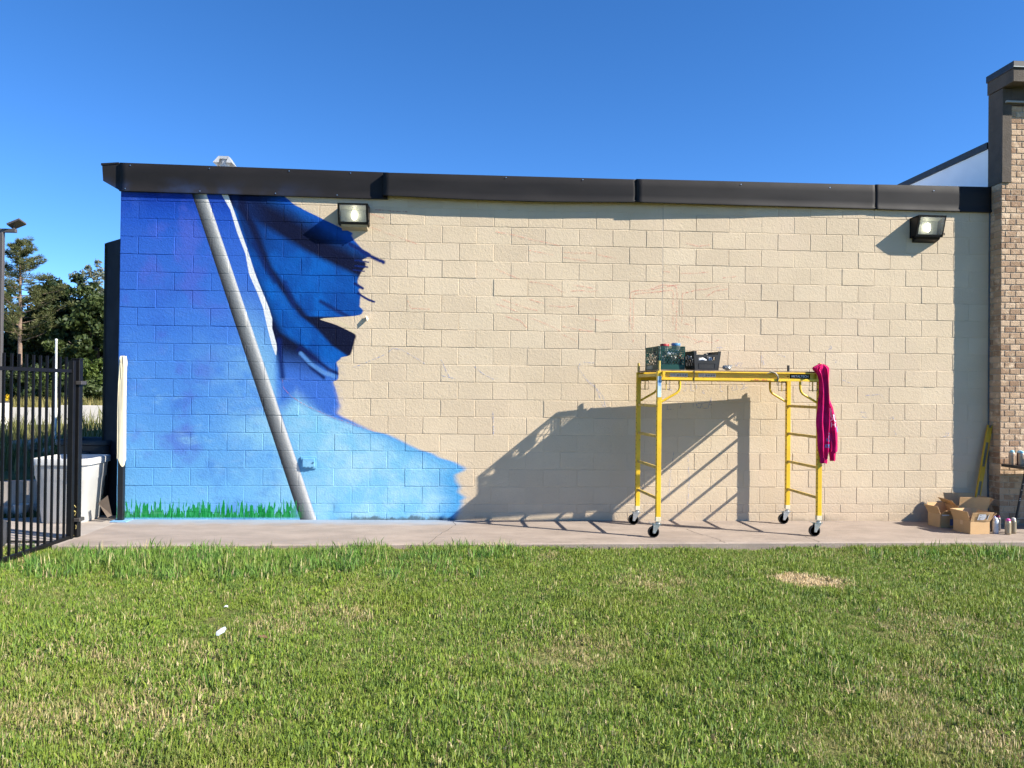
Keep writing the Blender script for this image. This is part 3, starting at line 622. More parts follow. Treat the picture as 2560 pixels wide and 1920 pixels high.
BROWN = M('brown_stucco', (.072, .055, .040), .85, 0, .15, 5, .004, 70, ((.07, .058, .045), 3, .58, .5)); BRDK = M('dark_brown_metal', (.010, .009, .0095), .5, 0, .15, 4)
MB().box(bx0-.006, -.223, 4.065, 10.447, .03, 5.19).build('corner_trim', BROWN, bb)
MB().box(10.449, -.225, 4.99, 15, .0, 5.20).build('frieze', BROWN, bb)
MB().box(10.36, -.26, 5.012, 15, -.227, 5.034).build('ledge', M('ledge_metal', (.3, .29, .25), .5), bb)
MB().box(10.326, -.415, 5.20, 15, .04, 5.352).build('cornice', BROWN, bb)
MB().box(10.314, -.428, 5.353, 15, .052, 5.436).build('coping', BRDK, bb, bevel=.004)
MB().box(10.314, -.432, 5.362, 15, -.4285, 5.373).build('coping_drip', M('ledge_metal2', (.35, .38, .36), .4), bb)
MB().box(10.36, .05, 3.9, 10.50, 8, 4.55).build('parapet_wall', M('white_panel', (.88, .87, .85), .6, 0, .05, 2), bb)
cp = MB()
for i in range(8): cp.box(10.335, .055+i*1.0, 4.552, 10.53, .052+(i+1)*1.0, 4.632)
cp.build('parapet_coping', BRDK, bb)
MB().box(10.325, -.012, -.02, 10.343, -.002, 4.0).build('corner_caulk', M('corner_caulk', (.10, .12, .14), .6), bb)

# ---------------------------------------------------------------- rolling scaffold
YEL = M('yellow_enamel', (.76, .47, .022), .42, 0, .10, 5, .0008, 60, ((.30, .16, .05), 22, .60, .8)); YEL2 = M('worn_yellow', (.58, .40, .09), .6, 0, .15, 9, .0008, 60, ((.26, .19, .11), 16, .52, .7))
STEEL = M('plated_steel', (.55, .55, .53), .38, .9, .15, 20); RUBBER = M('black_rubber', (.012, .012, .013), .65, 0, .2, 20); WIRE = M('dark_wire', (.06, .055, .05), .5, .6)
FL, BL_, FR, BRR = (5.985, -1.045), (5.94, -.285), (7.757, -.965), (7.738, -.205)
sca = thing('rolling_scaffold', 'yellow steel rolling work scaffold on casters in front of the beige wall', 'scaffold', (6.855, -.625, -.016))
def LP(a, b, t): return (a[0]+(b[0]-a[0])*t, a[1]+(b[1]-a[1])*t)
hw = .0245
for c in (FL, BL_, FR, BRR):
    p = MB().box(c[0]-hw, c[1]-hw, .185, c[0]+hw, c[1]+hw, 1.735).build('post', YEL, sca, bevel=.004, seg=2)
    hl = MB()
    for i in range(28): hl.lathe([(.0065, 0), (.0065, .0012)], (c[0]-hw-.0012, c[1]-.012, .25+i*.0505), 8, 'x')
    hl.build('hole_row', M('hole_black', (.006, .006, .006), .9), p)
    MB().tube([(c[0], c[1], 1.736), (c[0], c[1], 1.842)], .0145, 12).build('coupling_pin', YEL2 if c != BRR else WIRE, sca, smooth=True)
for A_, B_ in ((FL, BL_), (FR, BRR)):
    for z in (.392, .716, 1.043, 1.365):
        MB().bar((A_[0], A_[1]+hw, z), (B_[0], B_[1]-hw, z), .022, .030).build('rung', YEL2, sca, bevel=.004, seg=2)
    MB().bar((A_[0], A_[1]+hw, 1.695), (B_[0], B_[1]-hw, 1.695), .022, .036).build('end_rail', YEL2, sca, bevel=.004)
for A_, B_, sgn in ((FL, FR, -1), (BL_, BRR, 1)):
    a = Vector((A_[0]+hw+.002, A_[1], 0)); b = Vector((B_[0]-hw-.002, B_[1], 0)); n = Vector((0, sgn, 0))
    m_ = MB()
    m_.bar(a+n*.004+Vector((0, 0, 1.69)), b+n*.004+Vector((0, 0, 1.69)), .004, .094)
    for z in (1.733, 1.645): m_.bar(a+n*.022+Vector((0, 0, z)), b+n*.022+Vector((0, 0, z)), .036, .006)
    m_.bar(a+n*.039+Vector((0, 0, 1.655)), b+n*.039+Vector((0, 0, 1.655)), .003, .026); m_.bar(a+n*.039+Vector((0, 0, 1.729)), b+n*.039+Vector((0, 0, 1.729)), .003, .012)
    rl = m_.build('side_rail', YEL, sca, bevel=.0012)
    for q, dx in ((a, .028), (b, -.028)):
        MB().box(min(q.x, q.x+dx), q.y+sgn*.042-.0015, 1.642, max(q.x, q.x+dx), q.y+sgn*.042+.0015, 1.736).build('bracket', YEL, rl)
    if sgn < 0:
        def onrail(x): t_ = (x-a.x)/(b.x-a.x); return a.y+(b.y-a.y)*t_-.0072
        STK = M('grey_sticker', (.60, .57, .50), .5, 0, .12, 30, dirt=((.3, .28, .22), 60, .5, .6))
        def decal(x0, x1, z0, z1, off): return MB().add([(x0, onrail(x0)-off, z0), (x1, onrail(x1)-off, z0), (x1, onrail(x1)-off, z1), (x0, onrail(x0)-off, z1)], [(0, 1, 2, 3)])
        for x0, x1 in ((6.10, 6.292), (6.41, 6.60)):
            decal(x0, x1, 1.677, 1.716, -.0002).build('sticker', STK, rl)
            tx = MB()
            for i in range(4): tx.join(decal(x0+.075+i*.028, x0+.096+i*.028, 1.684, 1.704, .0004))
            for i in range(4): tx.join(decal(x0+.008, x0+.06, 1.684+i*.007, 1.687+i*.007, .0004))
            tx.build('sticker_print', M('sticker_ink', (.25, .23, .2), .6), rl)
        x0, x1 = 7.42, 7.646
        decal(x0, x1, 1.672, 1.721, -.0002).build('nameplate', M('black_plate', (.005, .005, .005), .6, spec=.15), rl)
        WHT = M('white_print', (.8, .8, .8), .5, var=.02)
        xm = (x0+x1)/2; text('nameplate_lettering', 'METALTECH', .0345, WHT, rl, Matrix.Translation((xm, onrail(xm)-.0012, 1.6965)) @ Matrix.Rotation(math.atan2(FR[1]-FL[1], FR[0]-FL[0]), 4, 'Z') @ FRONT, bold=True)
        hb_ = MB()
        for x in (6.045, 7.398): hb_.lathe([(.007, 0), (.007, .004)], (x, onrail(x)-.004-(.034 if x < 6.1 else 0), 1.694), 10, 'y')
        hb_.build('bolt', M('rust_bolt', (.08, .02, .015), .7), rl)
        MB().tube([(6.352, onrail(6.352)-.036, 1.752), (6.352, onrail(6.352)-.038, 1.70), (6.350, onrail(6.35)-.036, 1.615)], .0045, 8).build('tie_rod', WIRE, rl, smooth=True)
        w_ = MB(); w_.tube([(7.19, -1.03, 1.742), (7.22, -1.035, 1.735), (7.245, -1.036, 1.725), (7.262, -1.037, 1.70), (7.272, -1.037, 1.665), (7.268, -1.03, 1.64)], [.006, .009, .008, .009, .008, .005], 7); w_.tube([(7.20, -1.03, 1.74), (7.17, -1.035, 1.728), (7.15, -1.036, 1.722)], .004, 6)
        w_.tube([(7.265, -1.03, 1.64), (7.275, -1.0, 1.61), (7.29, -1.0, 1.59)], .003, 6); w_.build('wire_tie', M('grey_wire', (.22, .20, .17), .6, .3, .3, 40), rl, smooth=True)
        rs = MB(); rs.bar((6.98, -1.045, 1.654), (7.2, -1.032, 1.654), .0032, .012); rs.build('red_paint_smear', M('red_smear', (.55, .08, .04), .5, dirt=((.78, .43, .022), 30, .45, 1)), rl)
# deck board
dk_ = MB(); dk_.add([(FL[0]-.01, FL[1]+.028, 1.737), (FR[0]+.01, FR[1]+.028, 1.737), (BRR[0]+.01, BRR[1]-.028, 1.737), (BL_[0]-.01, BL_[1]-.028, 1.737)], [(0, 1, 2, 3)])
o = dk_.build('deck', M('paint_splashed_plywood', (.20, .135, .08), .8, 0, .3, 6, .002, 40, ((.5, .45, .38), 7, .58, .8)), sca); sm_ = o.modifiers.new('s', 'SOLIDIFY'); sm_.thickness = .014; sm_.offset = 1
for c, sg, yy in ((FL, 1, -.012), (BL_, 1, .0), (FR, -1, -.012), (BRR, -1, .0)):
    P = [(c[0]+sg*.024, c[1]+yy, 1.412), (c[0]+sg*.12, c[1]+yy, 1.468), (c[0]+sg*.185, c[1]+yy, 1.505), (c[0]+sg*.208, c[1]+yy, 1.530), (c[0]+sg*.218, c[1]+yy, 1.56), (c[0]+sg*.22, c[1]+yy, 1.644)]
    MB().tube(P, .0125, 10).build('knee_brace', YEL, sca, smooth=True)
    x0, x1 = c[0]+sg*.028, c[0]+sg*.115
    MB().tube([(x0, c[1], 1.545), (x1, c[1], 1.545), (x1, c[1], 1.64), (x0, c[1], 1.64)], .005, 8, True).build('lock_wire', WIRE, sca)
    MB().box(c[0]+sg*.076-.005, c[1]-.006, 1.535, c[0]+sg*.076+.005, c[1]+.006, 1.646).build('lock_stem', YEL2, sca)
st = MB().box(FL[0]-.020, FL[1]-hw-.0012, 1.46, FL[0]+.020, FL[1]-hw-.0002, 1.68).build('warning_sticker', M('blue_white_sticker', (.55, .68, .78), .5, 0, .15, 8, dirt=((.12, .32, .62), 9, .5, .9)), sca)
def caster(c):
    zc = slab_z(c[0])+.0605; x = c[0]-.045
    e = bpy.data.objects.new('caster', None); COL.objects.link(e); e.parent = sca; e.location = Vector((c[0], c[1], zc))-worldloc(sca)
    MB().lathe([(.05, -.019), (.0585, -.016), (.0605, -.008), (.0605, .008), (.0585, .016), (.05, .019), (.05, -.019)], (x, c[1], zc), 32, 'y').build('tyre', RUBBER, e, smooth=True)
    MB().lathe([(.0, -.014), (.048, -.014), (.05, -.018), (.05, .018), (.048, .014), (0, .014)], (x, c[1], zc), 28, 'y').build('wheel_disc', M('dark_hub', (.02, .02, .02), .5), e, smooth=True)
    f = MB()
    for s in (-1, 1): f.prism([(x-.014, zc-.012), (x+.012, zc-.014), (c[0]+.026, zc+.085), (c[0]-.05, zc+.085)], c[1]+s*.025-.0015, c[1]+s*.025+.0015)
    f.box(c[0]-.054, c[1]-.032, zc+.084, c[0]+.034, c[1]+.032, zc+.090); f.tube([(x, c[1]-.031, zc), (x, c[1]+.031, zc)], .006, 8); f.lathe([(.026, zc+.09), (.026, zc+.103), (.014, zc+.106), (.014, .19)], (c[0], c[1], 0), 14)
    f.build('fork', STEEL, e, smooth=False)
    b = MB(); b.prism([(c[0]-.05, zc+.082), (c[0]-.096, zc+.104), (c[0]-.098, zc+.100), (c[0]-.05, zc+.072)], c[1]-.014, c[1]+.014); b.build('brake_pedal', STEEL, e)
    s = MB().box(c[0]-.026, c[1]-.026, .158, c[0]+.026, c[1]+.026, .205).build('stem_collar', M('white_tape', (.68, .6, .42), .6), e)
for c in (FL, BL_, FR, BRR): caster(c)

# ---------------------------------------------------------------- crates and their contents on the scaffold deck
DZ = 1.7525
def lattice_side(L, H, mode):
    g = MB(); t = .006
    if mode == 'milk':
        g.box(0, 0, 0, L, .004, H*.235)                                    # closed lower band
        for z in (H*.985, H*.93, H*.865, H*.80): g.box(0, -.002, z-.004, L, .006, z+.004)
        for i in range(13): x = .03+(L-.06)*i/12; g.box(x-.003, -.001, H*.80, x+.003, .005, H)
        for x in (.012, .03, L-.03, L-.012): g.box(x-.005, -.002, 0, x+.005, .006, H)
        for z in (H*.26, H*.4, H*.52, H*.64): g.box(0, -.001, z-.003, .034, .005, z+.003); g.box(L-.034, -.001, z-.003, L, .005, z+.003)
        x0, x1, z0, z1 = .034, L-.034, H*.235, H*.80; n = 7; sx = (x1-x0)/n
        for i in range(-5, n+5):
            for s in (1, -1):
                p0 = (x0+i*sx, z0); p1 = (p0[0]+s*(z1-z0)*.72, z1); q = []
                for p, r in ((p0, p1), (p1, p0)):
                    x, z = p
                    if x < x0: t_ = (x0-p[0])/(r[0]-p[0]) if r[0] != p[0] else 9; x, z = x0, p[1]+(r[1]-p[1])*t_
                    if x > x1: t_ = (x1-p[0])/(r[0]-p[0]) if r[0] != p[0] else 9; x, z = x1, p[1]+(r[1]-p[1])*t_
                    q.append((x, .002, z))
                if max(p0[0], p1[0]) <= x0 or min(p0[0], p1[0]) >= x1: continue
                g.bar(q[0], q[1], .005, .005, (0, 1, 0))
    return g
def crate_frame(cx, cy, z, ang): return Matrix.Translation((cx, cy, z)) @ Matrix.Rotation(ang, 4, 'Z')
GREEN = M('green_crate_plastic', (.003, .045, .036), .5, 0, .15, 6, spec=.3)
G = .30; GD = .44; GH = .256; gm = crate_frame(6.02, -.87, DZ, R(5))
gc = thing('milk_crate', 'dark green lattice milk crate full of paint cans on the scaffold', 'crate', gm.translation)
sideM = [Matrix.Identity(4), Matrix.Translation((G, 0, 0)) @ Matrix.Rotation(R(90), 4, 'Z'), Matrix.Translation((G, GD, 0)) @ Matrix.Rotation(R(180), 4, 'Z'), Matrix.Translation((0, GD, 0)) @ Matrix.Rotation(R(270), 4, 'Z')]
for k_, q in enumerate(sideM): lattice_side(GD if k_ % 2 else G, GH, 'milk').xf(gm @ q).build('side_panel', GREEN, gc)
MB().box(.004, .004, .002, G-.004, GD-.004, .008).xf(gm).build('base', GREEN, gc)
MB().box(.05, -.0012, .012, G-.05, .0, GH*.2).xf(gm @ sideM[3]).build('label_plate', M('crate_label', (.22, .25, .22), .6, dirt=((.05, .12, .1), 14, .5, .7)), gc)
LIDS = {}
def can(name, loc, label, body_c, lid_c, h=.17, r=.0325, group=None, lean=None, cap='dome', cat='spray can'):
    t = thing(name, label, cat, loc, group)
    def bm_(c, k): n = k+'_%02d%02d%02d' % tuple(int(v*60) for v in c); return M(n, c, .30, .35 if k == 'can_body' else 0, .06, 20)
    g = MB().lathe([(0, .0), (r*.9, .0), (r, .004), (r, h*.78), (r*.985, h*.79), (r*.86, h*.83), (r*.62, h*.855), (0, h*.86)], (0, 0, 0), 22)
    l = MB().lathe([(r*.80, h*.80), (r*.83, h*.84), (r*.80, h*.92), (r*.62, h*.975), (r*.3, h), (0, h)], (0, 0, 0), 20) if cap == 'dome' else MB().lathe([(r*1.03, h*.86), (r*1.03, h), (r*.95, h*1.005), (0, h*1.005)], (0, 0, 0), 22)
    s = MB().lathe([(r+.0006, h*.12), (r+.0006, h*.66)], (0, 0, 0), 22); s.f = [f for f in s.f if len(f) == 4]
    for mb, nm, mt in ((g, 'can_body', bm_(body_c, 'can_body')), (l, 'cap', bm_(lid_c, 'cap')), (s, 'wrap_label', bm_(tuple(v*.8 for v in body_c), 'wrap'))):
        if lean: mb.xf(lean)
        mb.xf(Matrix.Translation(loc)); mb.build(nm, mt, t, smooth=True)
    return t
def tub(u, v, z, r, h, label, c):
    p = gm @ Vector((u, v, 0)); t = thing('paint_tub', label, 'paint tub', (p.x, p.y, DZ+z), 'tubs in the green crate')
    MB().lathe([(r*.9, 0), (r, h*.8)], (p.x, p.y, DZ+z), 22).build('tub_body', M('tub_grey', (.22, .22, .21), .5), t, smooth=True)
    MB().lathe([(r*1.06, h*.80), (r*1.06, h*.97), (r, h), (r*.9, h), (r*.88, h*.985), (0, h*.985)], (p.x, p.y, DZ+z), 24).build('lid', c, t, smooth=True)
tub(.10, .09, .16, .046, .125, 'paint tub with a red lid rising above the green crate', M('red_lid', (.36, .015, .015), .5))
tub(.225, .08, .16, .046, .135, 'paint tub with a blue lid rising above the green crate', M('blue_lid', (.05, .19, .36), .5))
tub(.07, .24, .165, .046, .095, 'paint tub with a white lid at the back of the green crate', M('white_lid', (.75, .75, .72), .4))
ci = 0
for u, v, bc, lc, lb in ((.06, .05, (.12, .125, .125), (.3, .3, .3), 'silver spray can standing at the front left inside the green crate'), (.15, .05, (.08, .075, .07), (.05, .05, .05), 'grey spray can with black cap inside the green crate front'), (.25, .06, (.18, .10, .06), (.2, .05, .03), 'copper spray can behind the green lattice front'),
                     (.06, .15, (.18, .19, .19), (.4, .4, .4), 'pale spray can behind the left lattice of the green crate'), (.15, .17, (.10, .11, .10), (.02, .12, .1), 'spray can with teal cap in the middle of the green crate'), (.25, .19, (.16, .16, .15), (.3, .3, .28), 'silver spray can in the right half of the green crate'), (.16, .27, (.2, .2, .2), (.5, .5, .5), 'dark spray can in the back row of the green crate')):
    p = gm @ Vector((u, v, .008)); can('spray_can', p, lb, bc, lc, group='cans inside the green crate', h=.15)
p = gm @ Vector((.10, .03, .175)); can('spray_can', p, 'silver spray can lying on top behind the green lattice', (.62, .63, .62), (.7, .7, .7), lean=Matrix.Rotation(R(14), 4, 'Z') @ Matrix.Rotation(R(82), 4, 'Y'), group='cans inside the green crate', h=.16)

BLK = M('black_crate_plastic', (.013, .0135, .015), .5, 0, .2, 7, .0004, 60, ((.22, .22, .22), 26, .66, .5))
bm2 = crate_frame(6.41, -.90, DZ, R(8))
bc = thing('open_bin', 'black plastic bin with a cut-out handle next to the green crate', 'bin', bm2.translation)
def tapered(u, z): return u
Lb, Lt, D, HB = .272, .315, .24, .206
def P2(u, v, z):    # u 0..1 along, v 0..1 deep; flares towards the rim
    k = z/HB; ww = Lb+(Lt-Lb)*k; dd = D+.03*k
    return bm2 @ Vector((Lb/2+(u-.5)*ww, D/2+(v-.5)*dd, z))
def panel(us, zs, v, name, mask, t_=.006, swap=False):
    g = MB()
    for i in range(len(us)-1):
        for j in range(len(zs)-1):
            if not mask(i, j): continue
            for vv in ((v, v+t_/D),):
                q = []
                for w in vv:
                    for uu, zz in ((us[i], zs[j]), (us[i+1], zs[j]), (us[i+1], zs[j+1]), (us[i], zs[j+1])):
                        q.append(P2(w, uu, zz) if swap else P2(uu, w, zz))
                g.add(q, [(0,1,2,3),(4,7,6,5),(0,4,5,1),(1,5,6,2),(2,6,7,3),(3,7,4,0)])
    g.build(name, BLK, bc)
us = [0, .1, .18, .25, .5, .75, .82, .9, 1]; zs = [0, .03, .065, .09, .108, .138, .145, .168, HB]
def fm(i, j):
    if i in (0, 7): return True
    if i in (1, 6): return j < 7
    if j == 7: return False
    if j == 6: return True
    if j in (4, 5): return False
    return j < 7
panel(us, zs, -.01, 'front_panel', fm); panel(us, zs, .98, 'back_panel', fm)
us2 = [0, .12, .24, .36, .48, .6, .72, .84, 1]; zs2 = [0, .05, .085, .12, .155, HB]
fm2 = lambda i, j: j in (0, 4) or i in (0, 7) or (i+j) % 2 == 0
panel(us2, zs2, 0, 'end_panel', fm2, swap=True); panel(us2, zs2, .985, 'end_panel', fm2, swap=True)
g = MB(); g.add([P2(0, 0, .003), P2(1, 0, .003), P2(1, 1, .003), P2(0, 1, .003)], [(0, 1, 2, 3)]); g.build('base', BLK, bc)
ins = MB().add([P2(.2, -.012, .03), P2(.8, -.012, .03), P2(.8, -.014, .066), P2(.2, -.014, .066)], [(0, 1, 2, 3)])
g = MB()
for a_, b_ in (((.17, .02), (.83, .02)), ((.83, .02), (.83, .075)), ((.83, .075), (.17, .075)), ((.17, .075), (.17, .02))): g.bar(P2(a_[0], -.018, a_[1]), P2(b_[0], -.018, b_[1]), .003, .003)
g.build('raised_rib', BLK, bc)
def crumple(name, c, r, seed, mat, label, cat, sq=(1, 1, 1), group=None, n=3):
    bm = bmesh.new(); bmesh.ops.create_icosphere(bm, subdivisions=n, radius=1); rr = random.Random(seed)
    D_ = [(Vector((rr.gauss(0, 1), rr.gauss(0, 1), rr.gauss(0, 1))).normalized(), rr.uniform(.5, 1)) for _ in range(26)]
    for v in bm.verts:
        d = v.co.normalized(); k = 1.0
        for q, w in D_: k -= .16*w*max(0, d.dot(q)-.55)*2
        v.co = d*(k*r*(1+rr.uniform(-.12, .12)))
        v.co.x *= sq[0]; v.co.y *= sq[1]; v.co.z *= sq[2]
    zmin = min(v.co.z for v in bm.verts)
    me = bpy.data.meshes.new(name); bm.to_mesh(me); bm.free(); me.materials.append(mat)
    o = bpy.data.objects.new(name, me); COL.objects.link(o); o.location = (c[0], c[1], c[2]-zmin); return tag(o, label, cat, group)
WHITEP = M('white_plastic', (.74, .75, .76), .45, 0, .06, 12)
p = P2(.35, .35, .02); crumple('plastic_bag', (p.x, p.y, DZ+.006), .10, 3, WHITEP, 'crumpled white plastic bag stuffed inside the black bin', 'bag', (1.1, .8, .85))
p = P2(.14, .45, .10); crumple('plastic_bag', (p.x, p.y+.01, DZ+.10), .075, 8, M('pale_grey_plastic', (.55, .58, .62), .4), 'pale bundle sticking up at the left rim of the black bin', 'bag', (1.0, .8, .75))
p = P2(.62, .4, .006); can('spray_can', p, 'dark spray can standing in the black bin, black cap up', (.03, .03, .035), (.02, .02, .02), h=.18)
p = P2(.80, .45, .006); can('spray_can', p, 'white spray can at the right end of the black bin', (.7, .7, .7), (.75, .75, .75), h=.165)
crumple('foil_wad', (6.765, -.93, DZ), .066, 5, M('crumpled_foil', (.26, .26, .25), .4, .5, .4, 40), 'wad of crumpled silver foil on the deck beside the black bin', 'foil', (1.15, .8, .6))

# ---------------------------------------------------------------- pink hoodie over the right front post
PINK = MT('pink_fleece'); PINK.geo(); PINK.base(PINK.mix((.42, .004, .075), (.58, .010, .125), PINK.noise(12, 4).sm(.3, .7))); PINK.set(.9, 0, .15)
PINK.bump(PINK.noise(260, 2)+PINK.noise(18, 3)*.5, .003); PINK = PINK.m
def loft(sec, seed, n=40, fold=1.0):
    r = random.Random(seed); ph = [r.uniform(0, 6.28) for _ in range(6)]; S = []
    zs_ = [s[0] for s in sec]; Z = np.linspace(zs_[0], zs_[-1], 46)
    def ip(k, z): return float(np.interp(-z, [-q for q in zs_], [s[k] for s in sec]))
    v = []; f = []
    for i, z in enumerate(Z):
        xc, hw_, yc, hd = (ip(k, z) for k in (1, 2, 3, 4)); t_ = (zs_[0]-z)
        for k in range(n):
            a = 2*math.pi*k/n
            fs = lambda w: 1-2*abs(math.sin(w/2))**.8
            q = 1+fold*(.10*fs(3*a+ph[0]+t_*1.2)+.17*fs(6*a+ph[1]-t_*1.1)+.08*fs(9*a+ph[2]+t_*2)+.05*math.sin(2*a+t_*14+ph[3]))
            v.append((xc+hw_*math.cos(a)*(1+.05*math.sin(t_*22+ph[4])), yc+hd*math.sin(a)*q-abs(math.cos(a))*0, z+.006*math.sin(4*a+ph[5])))
    for i in range(len(Z)-1):
        for k in range(n): f.append((i*n+k, i*n+(k+1) % n, (i+1)*n+(k+1) % n, (i+1)*n+k))
    f.append(tuple(range(n))); f.append(tuple((len(Z)-1)*n+k for k in range(n)))
    return MB().add(v, f)
hd_ = thing('pink_hoodie', 'bright pink hoodie hung over the right front post of the scaffold', 'hoodie', (7.757, -.985, .78))
yq = -1.0
bodyo = loft([(1.828, 7.757, .02, yq, .03), (1.812, 7.755, .055, yq, .06), (1.785, 7.752, .082, yq, .075), (1.755, 7.758, .078, yq, .072), (1.72, 7.772, .064, yq, .066), (1.613, 7.786, .053, yq, .062), (1.50, 7.790, .052, yq, .060), (1.40, 7.788, .066, yq, .062), (1.28, 7.786, .076, yq, .064), (1.17, 7.782, .072, yq, .062), (1.0, 7.788, .066, yq, .056), (.9, 7.790, .056, yq, .05), (.84, 7.791, .044, yq, .044), (.822, 7.791, .040, yq, .040)], 4, fold=1.5).build('body', PINK, hd_, smooth=True)
sl_ = loft([(1.46, 7.815, .035, yq+.01, .035), (1.36, 7.845, .042, yq+.005, .045), (1.25, 7.868, .048, yq, .05), (1.17, 7.878, .050, yq, .05), (1.0, 7.893, .048, yq, .048), (.93, 7.894, .048, yq, .047), (.895, 7.892, .047, yq, .046)], 9, fold=1.2).build('sleeve', PINK, hd_, smooth=True)
loft([(.898, 7.888, .036, yq, .038), (.86, 7.887, .034, yq, .036), (.83, 7.889, .031, yq, .033), (.798, 7.889, .029, yq, .031)], 11, fold=1.0).build('cuff', PINK, hd_, smooth=True)
loft([(.826, 7.791, .037, yq, .038), (.80, 7.791, .039, yq, .039), (.772, 7.791, .036, yq, .036)], 12, fold=1.0).build('cuff', PINK, hd_, smooth=True)
hoodo = MB()
for s in (-1, 1):
    pass
loft([(1.80, 7.70, .035, yq-.02, .05), (1.785, 7.692, .042, yq-.03, .055), (1.765, 7.69, .032, yq-.03, .045), (1.755, 7.695, .015, yq-.03, .025)], 15, fold=1.3).build('hood', PINK, hd_, smooth=True)
PW = M('pale_pink_print', (.80, .62, .70), .7, var=.05); PB = M('blue_print', (.045, .30, .62), .7, var=.1)
from mathutils.bvhtree import BVHTree
def wraptext(body_, size, mat, x, z, target, name='printed_letters', rot=0):
    o = text(name, body_, size, mat, hd_, Matrix.Identity(4), extrude=.0, bold=True); me = o.data
    bm = bmesh.new(); bm.from_mesh(me); bmesh.ops.triangulate(bm, faces=bm.faces); bmesh.ops.subdivide_edges(bm, edges=bm.edges, cuts=2, use_grid_fill=True)
    org = worldloc(hd_); tm = target.data; bv = BVHTree.FromPolygons([v.co for v in tm.vertices], [p.vertices[:] for p in tm.polygons])
    mt = Matrix.Translation((x, yq-.3, z)) @ FRONT @ Matrix.Rotation(rot, 4, 'Z'); dead = []
    for v in bm.verts:
        w = mt @ v.co; h = bv.ray_cast(w-org, Vector((0, 1, 0)))
        if h[0] is None: dead.append(v)
        else: v.co = h[0]+Vector((0, -.0018, 0))
    bmesh.ops.delete(bm, geom=dead, context='VERTS'); bm.to_mesh(me); bm.free(); o.matrix_local = Matrix.Identity(4); return o
wraptext('L', .12, PW, 7.862, 1.315, sl_); wraptext('OU', .085, PW, 7.870, 1.245, sl_); wraptext('H', .07, PW, 7.878, 1.18, sl_)
wraptext('N', .08, PB, 7.842, 1.07, bodyo, 'blue_letters', R(90)); wraptext('E', .08, PB, 7.835, 1.02, bodyo, 'blue_letters', R(90)); wraptext('B', .08, PB, 7.825, .955, bodyo, 'blue_letters', R(80)); wraptext('I', .09, PB, 7.925, 1.13, sl_, 'blue_letters', R(10))

# ---------------------------------------------------------------- cardboard boxes, spray cans, level, table
CARD = M('cardboard', (.50, .315, .15), .85, 0, .07, 3, .0012, 90, ((.38, .23, .11), 5, .6, .4)); CARD_IN = M('cardboard_inner', (.40, .26, .13), .9, 0, .06, 3)
def cardbox(x, y, ang, w, d, h, flaps, label, extra=None):
    z0 = slab_z(x); m_ = Matrix.Translation((x, y, z0)) @ Matrix.Rotation(R(ang), 4, 'Z'); t = thing('cardboard_box', label, 'cardboard box', (x, y, z0), 'open cardboard boxes in the corner'); th = .0045
    pans = {'f': ((0, 0), (w, 0)), 'r': ((w, 0), (w, d)), 'b': ((w, d), (0, d)), 'l': ((0, d), (0, 0))}
    for k, (a, b) in pans.items():
        a = Vector((*a, 0)); b = Vector((*b, 0)); u = (b-a); L = u.length; u.normalize(); nrm = Vector((u.y, -u.x, 0))
        g = MB()
        def q(s, z, o): return m_ @ (a+u*s+nrm*o+Vector((0, 0, z)))
        g.add([q(0, 0, 0), q(L, 0, 0), q(L, h, 0), q(0, h, 0), q(0, 0, -th), q(L, 0, -th), q(L, h, -th), q(0, h, -th)], [(0,1,2,3),(7,6,5,4),(0,4,5,1),(1,5,6,2),(2,6,7,3),(3,7,4,0)])
        p = g.build('side_panel', CARD, t)
        if k in flaps:
            ag, fl_, sk = flaps[k]; g = MB(); A_ = R(ag); rows = []
            for i in range(5):
                s = fl_*i/4; aa = A_*(1+.12*i/4); rows.append([q(L*jj/4+sk*s*(jj/4-.5)*2*.08, h+s*math.cos(aa), s*math.sin(aa)+.004*math.sin(jj*1.7+ag)) for jj in range(5)])
            o = g.grid(rows).build('flap', CARD_IN if ag > 60 else CARD, t); s_ = o.modifiers.new('s', 'SOLIDIFY'); s_.thickness = th
            if extra and k in extra:
                for nm, s0, s1, f0, f1, mt in extra[k]:
                    off = .0075 if nm == 'shipping_label' else .0085
                    def fp(s, z, off=off): aa = A_*(1+.12*z/fl_); return q(s, h+z*math.cos(aa), z*math.sin(aa)+off)
                    MB().add([fp(L*s0, fl_*f0), fp(L*s1, fl_*f0), fp(L*s1, fl_*f1), fp(L*s0, fl_*f1)], [(0, 1, 2, 3)]).build(nm, mt, o)
        if extra and ('side_'+k) in extra:
            for nm, s0, s1, f0, f1, mt in extra['side_'+k]:
                MB().add([q(L*s0, h*f0, .0015), q(L*s1, h*f0, .0015), q(L*s1, h*f1, .0015), q(L*s0, h*f1, .0015)], [(0, 1, 2, 3)]).build(nm, mt, p)
    MB().add([m_ @ Vector(v) for v in ((th, th, .003), (w-th, th, .003), (w-th, d-th, .003), (th, d-th, .003))], [(0, 1, 2, 3)]).build('bottom_panel', CARD_IN, t)
    return t
LAB = M('shipping_label', (.72, .73, .75), .6, 0, .04, 20); INK = M('label_ink', (.06, .06, .07), .7)
TAPE = M('packing_tape', (.55, .37, .2), .35)
LB = [('shipping_label', .30, .83, .16, .82, LAB), ('barcode', .72, .80, .24, .74, INK), ('label_lines', .36, .46, .24, .30, INK), ('label_lines', .36, .42, .36, .40, INK), ('label_lines', .36, .48, .48, .52, INK), ('label_lines', .36, .44, .68, .73, INK), ('label_rule', .52, .525, .2, .78, INK), ('label_rule', .32, .70, .44, .447, INK)]
